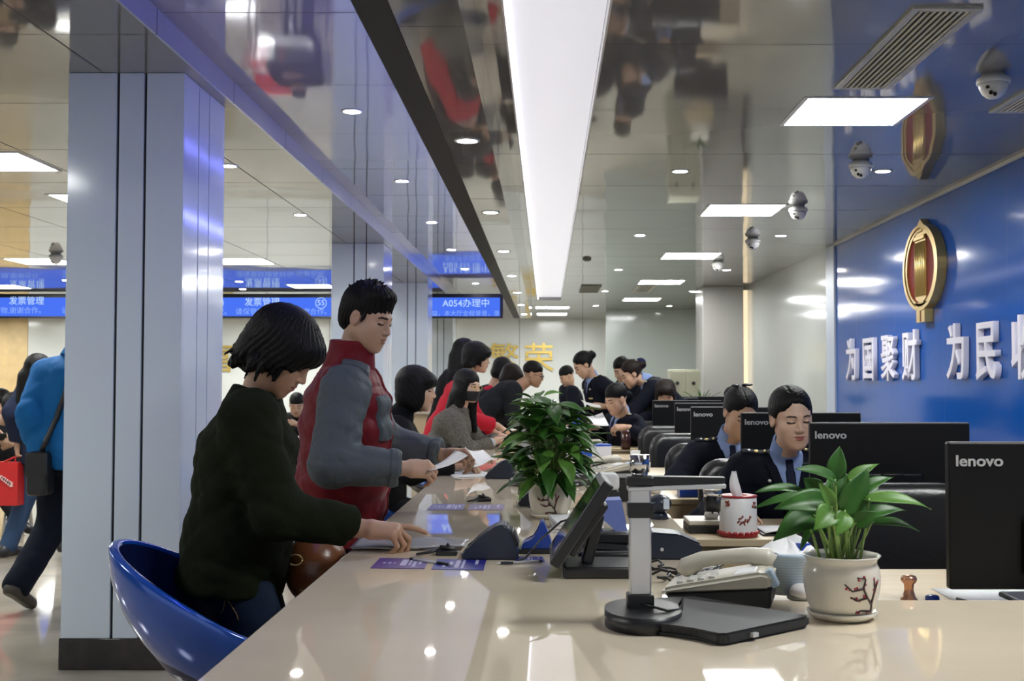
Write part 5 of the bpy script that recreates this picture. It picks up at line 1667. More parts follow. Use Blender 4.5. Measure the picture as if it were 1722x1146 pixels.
# --- the woman in the green coat
M_green = cloth('dark_green_wool', (0.010, 0.0135, 0.005), 0.95, 0.35, 220)
G = person('short haired woman in a dark green coat leaning on the counter over a clear folder',
    pelvis=(-.940, 3.50, .78), neck=(-.880, 3.50, 1.255), head=(-.798, 3.50, 1.392), look=(96, -38, 0), yaw=80,
    hands={'R': (at(603, 889, 3.42), (1, .15, -.08), (.1, -.30, 1), (((4, 12, 8), (40, 52, 34), (52, 56, 30), (58, 55, 30)), 6, (30, 20))),
           'L': ((-.755, 3.70, .85), (.2, -.2, -1), (1, .2, .2), FIST)},
    feet={'L': (-.80, 3.62, 0), 'R': (-.84, 3.40, 0)}, fem=1.0, hf=.003, hh=.003, s=1.0, leg=(.37, .36), skin=M_skin_tan, nlift=.0, hs=1.08)
jacket(G, M_green, hem=.085, loose=.030, h=.009, wr=.010, ws=12, name='coat', flare=.012, cuff=.03)
collar(G, M_green, r0=.070, t=.014, z0=-.045, z1=.030, front=30, lean=.6, spread=.014)
hair(G, 'bob', .004)
trousers(G, M_jeans, h=.016); shoes(G, M_shoe)
M_thread = mat('tan_stitching', (.30, .17, .06), .7)
def gs(px, py):
    d = np.array(ray(px, py)); c0 = np.array((0, 0, CAMZ)) + d * 2.9
    return tuple(surf(G, c0, d, lambda P: G.tr(P) - .001) - np.array(G.root.location))
def stitch(pts, n=6):
    out = []
    for (x0, y0), (x1, y1) in zip(pts, pts[1:]):
        out += [gs(x0 + (x1 - x0) * k / n, y0 + (y1 - y0) * k / n) for k in range(n)]
    return out
for pts in ([(334, 1002), (364, 988), (382, 1008), (398, 1034), (401, 1046)], [(378, 1010), (376, 1026), (369, 1033)]):
    MB().tube(stitch(pts), .0013, 6).build('pocket_stitching', M_thread, G.root)

# --- the man in the red vest
M_redvest = cloth('red_padded_nylon', (0.155, 0.012, 0.018), .5, .2, 60)
M_greynyl = cloth('grey_padded_nylon', (0.085, 0.10, 0.11), .55, .2, 60)
V = person('young man with spiky hair in a red padded vest with grey sleeves reading a paper',
    pelvis=(-.79, 4.45, .88), neck=(-.752, 4.42, 1.375), head=(-.682, 4.40, 1.548), look=(112, -18, 0), yaw=84,
    hands={'R': (at(674, 788, 4.18), (1, .35, -.05), (.0, -.75, .6), HOLD), 'L': (at(744, 766, 4.66), (1, -.25, 0), (0, .7, .7), HOLD)},
    feet={'L': (-.76, 4.62, 0), 'R': (-.80, 4.30, 0)}, hf=.003, hh=.0035, sdrop=.095, nlift=0)
jacket(V, M_redvest, hem=.17, loose=.045, h=.009, puff=.009, wr=.008, ws=16, name='vest', sleeves=False, inset=.24)
VT = V.jk
jacket(V, M_greynyl, loose=.040, h=.009, puff=.005, wr=.010, ws=17, name='sleeves', torso=False, cuff=.01)
VS = V.jk
for k in 'RL':
    e = V.wr[k] + nrm(V.el[k] - V.wr[k]) * .01; ax = nrm(V.wr[k] - V.el[k])
    patch(V, 'cuff', VS, .004, lambda P: np.abs((P - A3(e)) @ A3(ax) + .022) - .018 if False else smax(np.abs((P - A3(e)) @ A3(ax) + .020) - .018, cap(P, e, e - ax * .04, .08), .002), M_greynyl, e - .1, e + .1, .006)
collar(V, M_redvest, r0=.080, t=.026, z0=-.07, z1=.090, front=12, lean=.45, tilt=-.10, spread=.010)
collar(V, mat('grey_fleece', (.06, .065, .07), .9), r0=.064, t=.010, z0=-.04, z1=.052, front=10, lean=.45, tilt=-.25, spread=.008, name='collar_lining')
# grey hood flap over the near shoulder and the grey chest pocket
patch(V, 'shoulder_flap', lambda P: np.minimum(VT(P), VS(P)), .014, lambda P: rbox((P - A3(tp(V, .125, .030, -.035))) @ np.stack((V.r, V.f, V.u), 1).astype(f32), (0, 0, 0), (.045, .052, .085), .012), M_greynyl, tp(V, .1, 0, -.03) - .2, tp(V, .1, 0, -.03) + .2, .007)
patch(V, 'chest_pocket', VT, .010, lambda P: rbox((P - A3(tp(V, .10, .16, -.19))) @ np.stack((V.r, V.f, V.u), 1).astype(f32), (0, 0, 0), (.05, .09, .085), .012), M_greynyl, tp(V, .1, .16, -.19) - .16, tp(V, .1, .16, -.19) + .16, .006)
patch(V, 'zip_placket', VT, .007, lambda P: smax(np.abs((P - A3(V.neck)) @ A3(V.r)) - .016, -((P - A3(V.neck)) @ A3(V.f)), .004), M_redvest, V.neck + N3(-.2, -.25, -.75), V.neck + N3(.35, .25, .0), .008)
z_ = surf(V, tp(V, 0.0, .3, .0), -V.f, VT)
lump(V, 'zip_pull', z_ + V.f * .004, (.004, .004, .010), M_silver)
hair(V, 'short', .004)
trousers(V, M_trousers); shoes(V, M_shoe)

# --- seated woman with chin-length hair in black
M_blackcoat = cloth('black_coat_cloth', (.008, .008, .009))
p_ = (-.98, 6.58, .60)
W3 = person('seated woman with chin-length black hair and black coat facing the counter', p_, (-.835, 6.60, 1.085), at(702, 655, 6.6), (97, -6, 0), 85,
    {'R': (at(768, 782, 6.35), (1, .1, -.05), (.1, -.3, 1), HOLD), 'L': (at(782, 766, 6.85), (1, -.2, 0), (0, .2, 1), REST)}, SEAT(p_, 88, l=.40), fem=1.0, hf=.005, hh=.006)
jacket(W3, M_blackcoat, loose=.03, h=.014, wr=.008, name='coat')
collar(W3, M_blackcoat, r0=.070, t=.022, z0=-.06, z1=.065, front=25, h=.009, lean=.6)
hair(W3, 'bob_long', .007); trousers(W3, M_trousers, h=.022); shoes(W3, M_shoe, h=.016)

# --- masked woman in tweed
M_tweed = cloth('grey_brown_tweed', (.115, .105, .088), .95, .6, 120, vary=.45, vscale=90)
p_ = (-.90, 9.05, .58)
W4 = person('seated woman in grey tweed coat with glasses and a black face mask', p_, (-.69, 9.0, 1.06), at(787, 650, 9.0), (128, -6, 0), 100,
    {'R': (at(836, 741, 8.85), (1, .1, 0), (.1, -.3, 1), HOLD), 'L': (at(842, 736, 9.1), (1, -.2, 0), (0, .2, 1), REST)}, SEAT(p_, 88, l=.40), fem=1.0, hf=.006, hh=.007, skin=M_skin_pale, lids=False)
jacket(W4, M_tweed, loose=.034, h=.013, wr=.009, name='coat', cuff=.05)
collar(W4, M_tweed, r0=.072, t=.020, z0=-.06, z1=.04, front=25, h=.009, lean=.6)
hair(W4, 'long', .007, ext=[((.06, -.03, -.05), (.09, .02, -.34), .040, .026), ((-.06, -.03, -.05), (-.08, .03, -.34), .040, .026), ((0, -.07, -.05), (0, -.12, -.36), .075, .055), ((.05, -.08, -.1), (.12, -.14, -.38), .05, .02)])
q0 = W4.toh
sdf_mesh('face_mask', lambda P: smax(smax(head_sdf(q0(P), 1.0) - .006, np.maximum(q0(P)[:, 2] + .028, -.108 - q0(P)[:, 2]), .004), .018 - q0(P)[:, 1], .004), W4.head - .16, W4.head + .16, .006, mat('black_mask_cloth', (.006, .006, .007), .7), W4.root)
o_ = np.array(W4.root.location)
mb = MB()
for sx in (-1, 1):
    mb.tube([W4.head + W4.R @ N3(sx * .034 + .021 * cos(2 * pi * k / 20), .098, -.004 + .018 * sin(2 * pi * k / 20)) - o_ for k in range(21)], .0016, 6)
mb.build('glasses', M_gold, W4.root)
trousers(W4, M_trousers, h=.022); shoes(W4, M_shoe, h=.018)
lump(W4, 'cuff_band', W4.wr['R'] + nrm(W4.el['R'] - W4.wr['R']) * .05, .038, mat('pale_grey_knit', (.40, .42, .44), .8))

# --- woman in red, and the ones behind her
M_redcoat = cloth('bright_red_coat', (.42, .012, .028), .7)
p_ = (-.90, 10.0, .86)
W5 = person('woman in a bright red coat with a black bob standing at the counter', p_, (-.70, 10.0, 1.315), at(803, 602, 10.0), (97, -8, 0), 88,
    {'R': (at(836, 716, 9.85), (1, .1, -.6), (.3, -.3, 1), REST), 'L': ((-.45, 10.25, .86), (1, -.2, -.3), (0, .2, 1), REST)}, STAND(p_, 88), fem=1.0, hf=.006, hh=.008, s=1.02, leg=(.40, .39))
jacket(W5, M_redcoat, loose=.03, h=.015, wr=.008, name='coat', hem=.16, cuff=.04)
collar(W5, mat('patterned_scarf', (.30, .24, .20), .8, vary=.6, vscale=60), r0=.066, t=.020, z0=-.04, z1=.03, h=.010, name='scarf')
hair(W5, 'bob', .007); trousers(W5, M_trousers, h=.024); shoes(W5, M_shoe, h=.018)
p_ = (-.96, 10.62, .86)
W6 = person('woman in black with long wavy black hair standing behind the red coated woman', p_, (-.84, 10.62, 1.40), at(783, 594, 10.62), (60, -6, 0), 75,
    {'R': ((-.72, 10.47, .95), (1, .1, -.2), (.3, -.3, 1), REST), 'L': ((-.68, 10.8, .95), (1, -.2, -.3), (0, .2, 1), REST)}, STAND(p_, 80), fem=1.0, hf=.009, hh=.012, leg=(.40, .39))
jacket(W6, M_blackcoat, loose=.028, h=.018, wr=.006, name='coat', hem=.2)
hair(W6, 'long', .010, ext=[((.05, -.05, -.05), (.08, -.07, -.20), .06, .045), ((-.05, -.05, -.05), (-.09, -.06, -.22), .06, .04), ((0, -.08, -.05), (0, -.10, -.24), .08, .06)])
trousers(W6, M_trousers, h=.026); shoes(W6, M_shoe, h=.02)
p_ = (-.86, 12.9, .86)
W7 = person('woman in black with black hair bending over the counter left of the man with glasses', p_, (-.62, 12.9, 1.24), at(846, 622, 12.9), (85, -25, 0), 88,
    {'R': ((-.36, 12.8, .86), (1, .1, -.2), (.3, -.3, 1), REST), 'L': ((-.38, 13.15, .86), (1, -.2, -.3), (0, .2, 1), REST)}, STAND(p_, 88), fem=1.0, hf=.009, hh=.012, leg=(.40, .39))
jacket(W7, M_blackcoat, loose=.028, h=.018, wr=.006, name='coat', hem=.16)
hair(W7, 'bob_long', .010); trousers(W7, M_trousers, h=.026); shoes(W7, M_shoe, h=.02)
p_ = (-.88, 12.2, .86)
W8 = person('dark haired woman with a red collar just behind the man with glasses', p_, (-.58, 12.2, 1.19), at(861, 634, 12.2), (70, -30, 0), 88,
    {'R': ((-.38, 12.1, .86), (1, .1, -.2), (.3, -.3, 1), REST), 'L': ((-.38, 12.4, .86), (1, -.2, -.3), (0, .2, 1), REST)}, STAND(p_, 88), fem=1.0, hf=.009, hh=.012, leg=(.40, .39))
jacket(W8, M_blackcoat, loose=.028, h=.018, wr=.006, name='coat', hem=.16)
collar(W8, M_redcoat, r0=.072, t=.02, z0=-.06, z1=.03, h=.012, name='red_collar')
hair(W8, 'bob_long', .010, M_hair_brown); trousers(W8, M_trousers, h=.026); shoes(W8, M_shoe, h=.02)

# --- man leaning over the counter
M_darksuit = cloth('charcoal_jacket_cloth', (.016, .018, .021))
p_ = (-.70, 11.50, .93)
M8 = person('middle aged man with glasses in a charcoal jacket leaning far over the counter', p_, (-.30, 11.52, 1.255), at(897, 630, 11.52), (100, -14, 0), 88,
    {'R': ((-.13, 11.37, .86), (1, .1, -.2), (.3, -.3, 1), REST), 'L': ((-.12, 11.72, .86), (1, -.2, -.3), (0, .2, 1), REST)}, STAND(p_, 88), hf=.007, hh=.010, leg=(.42, .42), skin=M_skin_tan)
jacket(M8, M_darksuit, loose=.034, h=.016, wr=.008, name='jacket', hem=.16)
hair(M8, 'crew', .007)
o_ = np.array(M8.root.location); mb = MB()
for sx in (-1, 1):
    mb.tube([M8.head + M8.R @ N3(sx * .033 + .021 * cos(2 * pi * k / 16), .098, -.002 + .016 * sin(2 * pi * k / 16)) - o_ for k in range(17)], .002, 6)
    mb.tube([M8.head + M8.R @ N3(sx * .054, .096, .002) - o_, M8.head + M8.R @ N3(sx * .080, .0, .004) - o_], .002, 6)
mb.build('glasses', M_blk, M8.root)
trousers(M8, M_trousers, h=.024); shoes(M8, M_shoe, h=.02)

# --- uniformed officers
M_uni = cloth('navy_uniform', (.0048, .0062, .0125), .8, .15, 300)
M_shirt = cloth('pale_blue_shirt', (.22, .30, .52), .8, .1, 300)
M_tie = cloth('navy_tie', (.010, .014, .034), .6)
M_goldpin = mat('gold_insignia', (.75, .60, .25), .3, .7)
M_silverpin = mat('silver_insignia', (.75, .74, .70), .3, .5)
def officer(label, pelvis, neck, head, look, yaw, hands, feet, hairstyle, fem=1.0, hf=.006, hh=.008, h=.013, hm=None, ext=None, detail=1, **kw):
    F = person(label, pelvis, neck, head, look, yaw, hands, feet, fem=fem, hf=hf, hh=hh, **kw)
    UJ = jacket(F, M_uni, loose=.022, h=h, wr=.006, ws=14, name='uniform_jacket', hem=.14, bust=.012 if fem else 0)
    JK = F.jk
    x_ = lambda P: (P - A3(F.neck)) @ A3(F.r); z_ = lambda P: (P - A3(F.neck)) @ A3(F.u); y_ = lambda P: (P - A3(F.neck)) @ A3(F.f)
    box = (F.neck - .28, F.neck + .28)
    ph = max(h * .5, .0045)
    SF = patch(F, 'shirt_front', JK, .004, lambda P: np.maximum(np.maximum((np.abs(x_(P)) - (.070 + .36 * z_(P))) * .94, z_(P) - .03), .01 - y_(P)), M_shirt, *box, ph)
    TI = patch(F, 'tie', JK, .010, lambda P: np.maximum(np.maximum((np.abs(x_(P)) - np.minimum(.020, .026 + .10 * z_(P) * 0) + .004 * (z_(P) > -.05)) , np.maximum(z_(P) + .012, -.19 - z_(P))), .02 - y_(P)), M_tie, *box, ph)
    LA = patch(F, 'lapel', JK, .008, lambda P: np.maximum(np.maximum(np.abs(np.abs(x_(P)) - (.084 + .36 * z_(P))) - .020, np.maximum(z_(P) + .03, -.24 - z_(P))), .01 - y_(P)), M_uni, *box, ph)
    CO = collar(F, M_shirt, r0=.054 if fem else .062, t=.010, z0=-.05, z1=.056, front=22, h=max(.004, h * .5), lean=.85, tilt=.05, name='shirt_collar', spread=.004)
    sub(TI, SF); sub(CO, SF); sub(LA, UJ)
    if detail:
        for sg in (-1, 1):
            c = tp(F, sg * .125, -.005, .0); B = np.stack((F.r, F.f, F.u), 1).astype(f32)
            EP = patch(F, 'epaulette', JK, .007, lambda P: rbox((P - A3(c)) @ B, (0, 0, 0), (.055, .026, .10), .008), M_uni, c - .12, c + .12, ph)
            for dx, rr, m in ((.150, (.006, .020, .006), M_silverpin), (.120, (.012, .012, .007), M_goldpin), (.085, (.007, .007, .006), M_goldpin)):
                s_ = surf(F, tp(F, sg * dx, .006, .12), -F.u)
                sub(lump(F, 'insignia', s_ + F.u * .007, rr, m), UJ)
            sub(EP, UJ)
            s_ = surf(F, tp(F, sg * .085, .3, -.085), -F.f)
            sub(lump(F, 'collar_pin', s_ + F.f * .008, .008, M_silverpin), UJ)
    if hairstyle: hair(F, hairstyle, max(.0045, hf), hm, ext)
    trousers(F, M_uni, h=.024); shoes(F, M_shoe, h=.018)
    return F
# nearest seated woman
p_ = (.985, 4.92, .58)
S1 = officer('woman officer with centre-parted black hair, nearest of the seated uniformed staff', p_, (.975, 4.775, .998), at(1331, 703, 4.66), (171, -10, -3), 178,
    {'R': ((.72, 4.50, .80), (.3, -1, 0), (0, 0, 1), FLAT), 'L': ((1.10, 4.52, .80), (-.2, -1, 0), (0, 0, 1), FLAT)}, {'R': (.88, 4.72, 0), 'L': (1.08, 4.72, 0)}, 'slick', hf=.003, hh=.006, h=.009, skin=M_skin_pale, sw=.165, leg=(.40, .42), neck_r=.043)
# second seated woman
p_ = (.955, 6.22, .58)
S2 = officer('woman officer with a hair clip looking down, second of the seated uniformed staff', p_, (.950, 6.08, .985), at(1245, 694, 5.96), (163, -30, 3), 175,
    {'R': ((.70, 5.75, .80), (.3, -1, 0), (0, 0, 1), FLAT), 'L': ((1.09, 5.84, .80), (-.4, -.8, 0), (0, 0, 1), FLAT)}, {'R': (.86, 6.0, 0), 'L': (1.06, 6.0, 0)}, 'bun', hf=.004, hh=.008, h=.011, sw=.165, leg=(.40, .42))
lump(S2, 'hair_clip', S2.head + S2.R @ N3(-.02, -.05, .136), (.03, .012, .008), M_blk)
lump(S2, 'hair_clip', S2.head + S2.R @ N3(.045, -.05, .128), (.022, .012, .008), M_blk)
# lowered head behind the sixth monitor
p_ = (1.05, 10.42, .58)
S3 = officer('officer whose lowered brown-haired head shows above a far monitor', p_, (1.04, 10.28, 1.02), at(1119, 663, 10.18), (185, -20, 0), 180,
    {'R': ((.90, 10.0, .80), (.2, -1, 0), (0, 0, 1), FLAT), 'L': ((1.18, 10.0, .80), (-.2, -1, 0), (0, 0, 1), FLAT)}, {'R': (.95, 10.22, 0), 'L': (1.15, 10.22, 0)}, 'bob_long', hf=.008, hh=.012, h=.018, detail=0, hm=M_hair_brown)
# seated man holding a sheet
p_ = (.72, 9.88, .58)
S4 = officer('young man officer seated and reading a white sheet he holds', p_, (.635, 9.82, 1.02), at(1036, 672, 9.70), (236, -20, 0), 240,
    {'R': ((.42, 9.96, .93), (-.8, -.5, 0), (.2, .8, .5), HOLD), 'L': (at(1057, 720, 9.52), (-1, -.05, .05), (0, -.5, .8), HOLD)}, {'R': (.60, 9.75, 0), 'L': (.66, 9.56, 0)}, 'crew', fem=0.0, hf=.006, hh=.007, h=.014, skin=M_skin)
lump(S4, 'wrist_watch', S4.wr['L'] + nrm(S4.el['L'] - S4.wr['L']) * .012, .028, M_silver)
# standing woman leaning with a paper
p_ = (.66, 11.32, .90)
S5 = officer('standing woman officer with tied hair leaning over with a white sheet in hand', p_, (.45, 11.27, 1.335), at(981, 614, 11.22), (258, -34, 0), 250,
    {'R': ((.28, 11.5, .93), (-.9, .1, -.3), (.0, .4, 1), HOLD), 'L': (at(1016, 684, 10.92), (-1, .05, .1), (0, -.7, .6), HOLD)}, STAND(p_, 265), 'bun', hf=.006, hh=.007, h=.014, leg=(.41, .41))
lump(S5, 'name_badge', surf(S5, tp(S5, -.09, .35, -.17), -S5.f) + S5.f * .004, (.028, .012, .008), M_goldpin)
# bending woman with bun
p_ = (1.27, 10.78, .97)
S6 = officer('woman officer with a dark bow in her bun bending low over a desk', p_, (.925, 10.74, 1.31), at(1062, 629, 10.70), (262, -26, 0), 268,
    {'R': ((.66, 10.85, .84), (-.8, .1, -.3), (.0, .4, 1), REST), 'L': ((.62, 10.55, .86), (-.8, 0, -.4), (0, -.3, 1), REST)}, STAND(p_, 265), 'bun', hf=.006, hh=.010, h=.015, detail=1, leg=(.43, .43), hm=M_hair_brown)
lump(S6, 'hair_bow', S6.head + S6.R @ N3(0, -.125, .06), (.05, .035, .04), cloth('navy_bow', (.012, .016, .05)))
# far figures
p_ = (.36, 14.9, .86)
S7 = person('person in dark clothes with short black hair at the far end of the counter', p_, (.27, 14.85, 1.25), at(953, 633, 14.8), (250, -28, 0), 255,
    {'R': ((.05, 15.0, .95), (-.9, .1, -.3), (0, .4, 1), REST), 'L': ((.05, 14.6, .95), (-1, .05, -.2), (0, -.7, .6), REST)}, STAND(p_, 255), hf=.009, hh=.014)
jacket(S7, M_uni, loose=.026, h=.02, wr=.006, hem=.15); hair(S7, 'crew', .010); trousers(S7, M_uni, h=.028); shoes(S7, M_shoe, h=.022)
p_ = (1.02, 12.05, .9)
S8 = officer('officer mostly hidden behind the bending woman, dark hair and shoulder showing', p_, (.83, 12.0, 1.33), at(1047, 622, 11.95), (250, -25, 0), 250,
    {'R': ((.64, 12.2, .92), (-.8, .1, -.3), (.0, .4, 1), REST), 'L': ((.66, 11.85, .92), (-.8, 0, -.4), (0, -.3, 1), REST)}, STAND(p_, 255), 'crew', fem=0.0, hf=.009, hh=.014, h=.02, detail=0)

# --- waiting area
M_bluejk = cloth('bright_blue_jacket', (.012, .13, .36), .75)
p_ = (-2.80, 6.80, .90)
B1_ = person('man in a bright blue jacket and dark trousers walking away behind the first column', p_, (-2.755, 6.82, 1.49), (-2.725, 6.86, 1.655), (12, -4, 0), 12,
    {'L': ((-2.955, 6.80, .90), (.1, .2, -1), (-.9, -.2, 0), REST), 'R': ((-2.52, 6.95, .90), (.0, .2, -1), (.9, 0, 0), REST)},
    {'L': (-2.995, 6.60, .075), 'R': (-2.72, 7.12, 0)}, hf=.006, hh=.008, elbow={'L': (-.15, -1, 0), 'R': (.5, -.6, 0)}, leg=(.43, .44), s=1.04, sdrop=.155, nlift=0)
jacket(B1_, M_bluejk, loose=.040, h=.012, wr=.014, ws=10, hem=.10, name='jacket', cuff=.0)
collar(B1_, M_bluejk, r0=.075, t=.014, z0=-.04, z1=.035, h=.008)
hair(B1_, 'crew', .006); trousers(B1_, cloth('midnight_trousers', (.006, .009, .016)), loose=.028, h=.014, wr=.008)
shoes(B1_, mat('worn_brown_shoe', (.045, .036, .026), .5), dirs={'L': (.25, .85, -.55), 'R': (.2, 1, 0)}, h=.009)
p_ = (-3.76, 8.70, .86)
B2_ = person('long haired woman in navy coat and jeans with a red bag behind another walker', p_, (-3.74, 8.66, 1.33), at(66, 626, 8.62), (10, -8, 0), 20,
    {'L': (at(30, 745, 8.62), (-.05, .1, -1), (-.9, -.3, 0), FIST), 'R': ((-3.62, 8.8, .85), (0, .3, -1), (.9, 0, 0), REST)},
    {'L': (-4.03, 8.72, 0), 'R': (-3.68, 8.95, 0)}, fem=1.0, hf=.008, hh=.008, leg=(.41, .41), sw=.145, elbow={'L': (-.1, -1, 0), 'R': (.4, -.6, 0)})
jacket(B2_, cloth('navy_wool', (.018, .024, .050)), loose=.03, h=.014, wr=.008, hem=.16, name='coat')
hair(B2_, 'long', .008, ext=[((.03, -.06, -.05), (.05, -.08, -.28), .07, .05), ((-.05, -.06, -.05), (-.06, -.07, -.28), .07, .05)])
trousers(B2_, cloth('mid_blue_denim', (.04, .075, .14)), h=.016); shoes(B2_, M_shoe, h=.012)
p_ = (-4.58, 9.5, .50)
B3_ = person('seated young man in dark jacket with crossed legs looking at his phone', p_, (-4.50, 9.45, .96), at(21, 689, 9.40), (165, -28, 0), 165,
    {'L': (at(16, 748, 9.2), (-.5, -.6, .3), (0, -.6, -.6), HOLD), 'R': (at(8, 752, 9.2), (.5, -.6, .3), (0, -.6, -.6), HOLD)},
    {'R': (-4.08, 8.98, .20), 'L': (-4.55, 9.02, 0)}, hf=.007, hh=.008, knee={'R': (.1, -.4, 1), 'L': (0, -1, .3)})
jacket(B3_, cloth('dark_grey_jacket', (.022, .023, .026)), loose=.035, h=.015, wr=.008); hair(B3_, 'crew', .007); trousers(B3_, M_trousers, h=.016); shoes(B3_, M_shoe, dirs={'R': (.75, -.3, -.35), 'L': (0, -1, 0)}, h=.01)
p_ = (-5.0, 10.3, .50)
B4_ = person('seated woman in a tan coat at the left picture edge', p_, (-4.92, 10.25, .99), at(1, 680, 10.2), (150, -10, 0), 160,
    {'L': ((-4.72, 9.95, .66), (-.5, -.6, .1), (0, -.1, 1), REST), 'R': ((-5.05, 9.9, .66), (.5, -.6, .1), (0, -.1, 1), REST)}, SEAT(p_, 165, l=.42), fem=1.0, hf=.008, hh=.012)
jacket(B4_, cloth('tan_coat_cloth', (.30, .21, .11)), loose=.035, h=.016, wr=.008, name='coat'); hair(B4_, 'bob_long', .009); trousers(B4_, M_trousers, h=.022); shoes(B4_, M_shoe, h=.018)
p_ = (-2.86, 13.35, .48)
B5_ = person('seated man in black jacket with grey hood looking at his phone by a white table', p_, (-2.83, 13.2, .93), at(499, 681, 13.05), (172, -25, 0), 172,
    {'L': ((-2.77, 12.86, .85), (-.6, -.5, .3), (0, -.6, .6), HOLD), 'R': ((-2.93, 12.86, .85), (.6, -.5, .3), (0, -.6, .6), HOLD)}, SEAT(p_, 172, l=.42), hf=.008, hh=.009, skin=M_skin)
jacket(B5_, M_blackcoat, loose=.038, h=.016, wr=.008); collar(B5_, cloth('grey_hood', (.25, .26, .27)), r0=.075, t=.026, z0=-.05, z1=.05, h=.010, front=18, name='hood'); hair(B5_, 'crew', .008); trousers(B5_, M_trousers, h=.02); shoes(B5_, M_shoe, h=.016)

# --- things people hold or carry
def sheet_between(lab, P, nv=8, bulge=.0, th=.0012):
    P = [Vector(p) for p in P]; c = sum(P, Vector()) / 4
    t = thing('paper_sheet', lab, 'paper', c)
    L = [p - c for p in P]; n_ = (L[1] - L[0]).cross(L[3] - L[0]).normalized()
    MB().grid(lambda u, v: L[0].lerp(L[1], u).lerp(L[3].lerp(L[2], u), v) + n_ * bulge * sin(pi * u), nv, 4).build('sheet', M_paper, t, solid=th)
    return t
sheet_between('white form held in both hands by the man in the red vest', [at(714, 789, 4.22), at(768, 756, 4.62), at(797, 760, 4.66), at(722, 792, 4.16)], bulge=.012)
sheet_between('white sheet lifted by the woman with chin-length hair', [at(782, 752, 6.5), at(812, 757, 6.7), at(829, 771, 6.5), at(795, 786, 6.25)], bulge=.02)
sheet_between('white sheet held by the seated man officer', [at(985, 701, 9.68), at(1013, 694, 9.74), at(1024, 716, 9.46), at(994, 713, 9.42)], bulge=.01)
sheet_between('white sheet held by the standing woman officer', [at(977, 673, 10.95), at(1008, 680, 10.92), at(1012, 686, 10.84), at(983, 679, 10.8)], bulge=.01)
def phone_in(lab, c, look):
    t = thing('mobile_phone', lab, 'phone', c)
    R_ = Matrix(head_frame(*look).tolist())
    MB().box((-.037, -.005, -.075), (.037, .004, .075), .004, rot=R_, piv=(0, 0, 0)).build('case', M_blk, t)
    MB().box((-.033, .0035, -.068), (.033, .005, .068), rot=R_, piv=(0, 0, 0)).build('screen', M_glassblk, t)
hm = lambda F: (F.hd['L'][0] + F.hd['L'][1][:, 1] * .10 + F.hd['R'][0] + F.hd['R'][1][:, 1] * .10) / 2
phone_in('black phone in the hands of the seated man by the white table', hm(B5_) + N3(0, 0, .02), (-8, 45, 0))
phone_in('phone in the hands of the seated young man with crossed legs', hm(B3_) + N3(0, 0, .01), (-15, 45, 0))
# red paper bag
bx = at(16, 800, 8.62)
t = thing('red_bag', 'red paper carrier bag with pale print hanging from the hand of the navy coated woman', 'bag', (bx.x, bx.y, bx.z))
M_bagred = mat('red_card', (.52, .016, .016), .4)
mb = MB(); mb.prism([(-.10, -.04, -.22), (.08, -.04, -.22), (.085, -.055, .10), (-.095, -.055, .10)], (0, .11, 0)); mb.build('body_panel', M_bagred, t)
hp = B2_.hd['L'][0] + B2_.hd['L'][1][:, 1] * .085 - np.array(t.location)
MB().tube([(-.05, -.03, .09), tuple(hp + N3(-.01, 0, -.005)), (.05, -.03, .09)], .008, 8).build('handle', M_bagred, t)
mb = MB(); random.seed(2)
for k in range(6): mb.box((-.05 + .015 * k, -.0575, -.02 - .012 * k), (-.025 + .015 * k, -.047, .005 - .010 * k))
mb.build('print', mat('pale_print_red', (.75, .45, .42), .5), t)
# black shoulder bag with strap on the man in blue
bl_ = at(66, 795, 6.62)
t = thing('shoulder_bag', 'black shoulder bag on a long strap at the side of the man in blue', 'bag', bl_)
MB().box((-.055, -.06, -.13), (.065, .07, .12), .025, seg=3).build('pouch', M_blk, t)
MB().box((-.058, -.064, -.02), (.068, -.045, .115), .012).build('flap', M_blackpl, t)
o_ = np.array(t.location); st = []
for f_ in np.linspace(0, 1, 10):
    q_ = (1 - f_) * (o_ + N3(.02, -.01, .12)) + f_ * tp(B1_, .10, -.10, .00)
    s_ = surf(B1_, q_ + N3(0, -.5, 0), (0, 1, 0)) if f_ > .12 else q_
    if s_[1] > q_[1] + .2: s_ = q_
    st.append(tuple(s_ + N3(0, -.008, 0) - o_))
MB().tube(st, .016, 8).build('strap', M_blk, t)
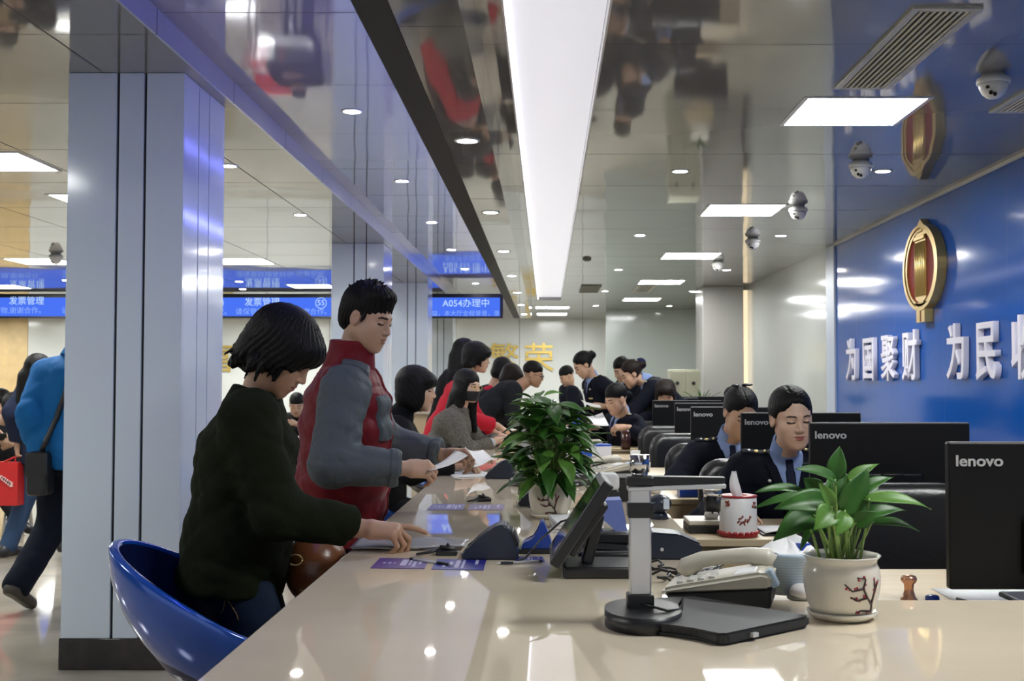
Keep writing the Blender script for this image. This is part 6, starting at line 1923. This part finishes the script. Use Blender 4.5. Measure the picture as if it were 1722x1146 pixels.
# brown handbag between coat and counter
bh = at(532, 945, 3.62)
t = thing('handbag', 'brown leather handbag with a metal ring between the green coat and the counter edge', 'bag', bh)
M_brownlea = mat('brown_leather', (.16, .055, .018), .28, bump=.15, bscale=60)
MB().ball((0, 0, -.02), (.098, .10, .115), 28, 18).build('pouch', M_brownlea, t)
MB().tube([(-.045 + .022 * cos(2 * pi * k / 16), -.098, .02 + .016 * sin(2 * pi * k / 16)) for k in range(17)], .0025, 8).build('ring', M_goldpin, t)
hl = G.wr['L'] - np.array(bh)
MB().tube([(-.05, 0, .07), tuple(hl + N3(-.04, 0, -.02)), tuple(hl + N3(0, 0, .045)), tuple(hl + N3(.03, 0, -.02)), (.05, 0, .07)], .008, 8).build('strap', M_brownlea, t)

# waiting seats
M_seatgrey = mat('grey_perforated_steel', (.42, .42, .42), .35, .4)
M_seatred = mat('red_seat_pad', (.55, .03, .02), .45)
def wait_chair(lab, x, y, rot, m):
    t = thing('waiting_chair', lab, 'chair', (x, y, 0), rot, 'waiting area chairs')
    MB().grid(lambda u, v: (-.24 + .48 * u, -.22 + .42 * v, .41 + .02 * cos(pi * v) + .01 * (2 * u - 1) ** 2), 8, 8).build('seat', m, t, solid=.025)
    MB().grid(lambda u, v: (-.24 + .48 * u, .215 + .10 * v + .02 * sin(pi * v), .45 + .40 * v), 8, 8).build('backrest', m, t, solid=.025)
    for s in (-1, 1):
        MB().tube([(s * .26, -.16, .42), (s * .27, -.18, .60), (s * .27, -.10, .64), (s * .27, .16, .63), (s * .26, .22, .50)], .016, 8).build('armrest', M_chrome, t)
        MB().tube([(s * .22, -.16, .0), (s * .22, -.10, .38), (s * .22, .16, .38), (s * .22, .22, 0)], .016, 8).build('leg_frame', M_chrome, t)
wait_chair('grey waiting chair under the man looking at his phone', -2.86, 13.42, -.12, M_seatgrey)
wait_chair('red waiting chair behind the woman in green, left of the man with a phone', -3.36, 13.9, 0, M_seatred)
wait_chair('grey waiting chair under the seated young man at far left', -4.58, 9.62, -.2, M_seatgrey)
wait_chair('grey waiting chair under the woman in tan', -5.02, 10.42, -.25, M_seatgrey)
t = thing('side_table', 'small white table in front of the seated man with a phone', 'table', (-2.78, 12.45, 0))
MB().box((-.20, -.20, .70), (.22, .20, .73), .012).build('tabletop', M_whitepl, t)
MB().cyl((0, 0, .03), (0, 0, .70), .03).build('pedestal', M_chrome, t)
MB().lathe([(.17, 0), (.17, .015), (.04, .04)], seg=32).build('base', M_chrome, t)
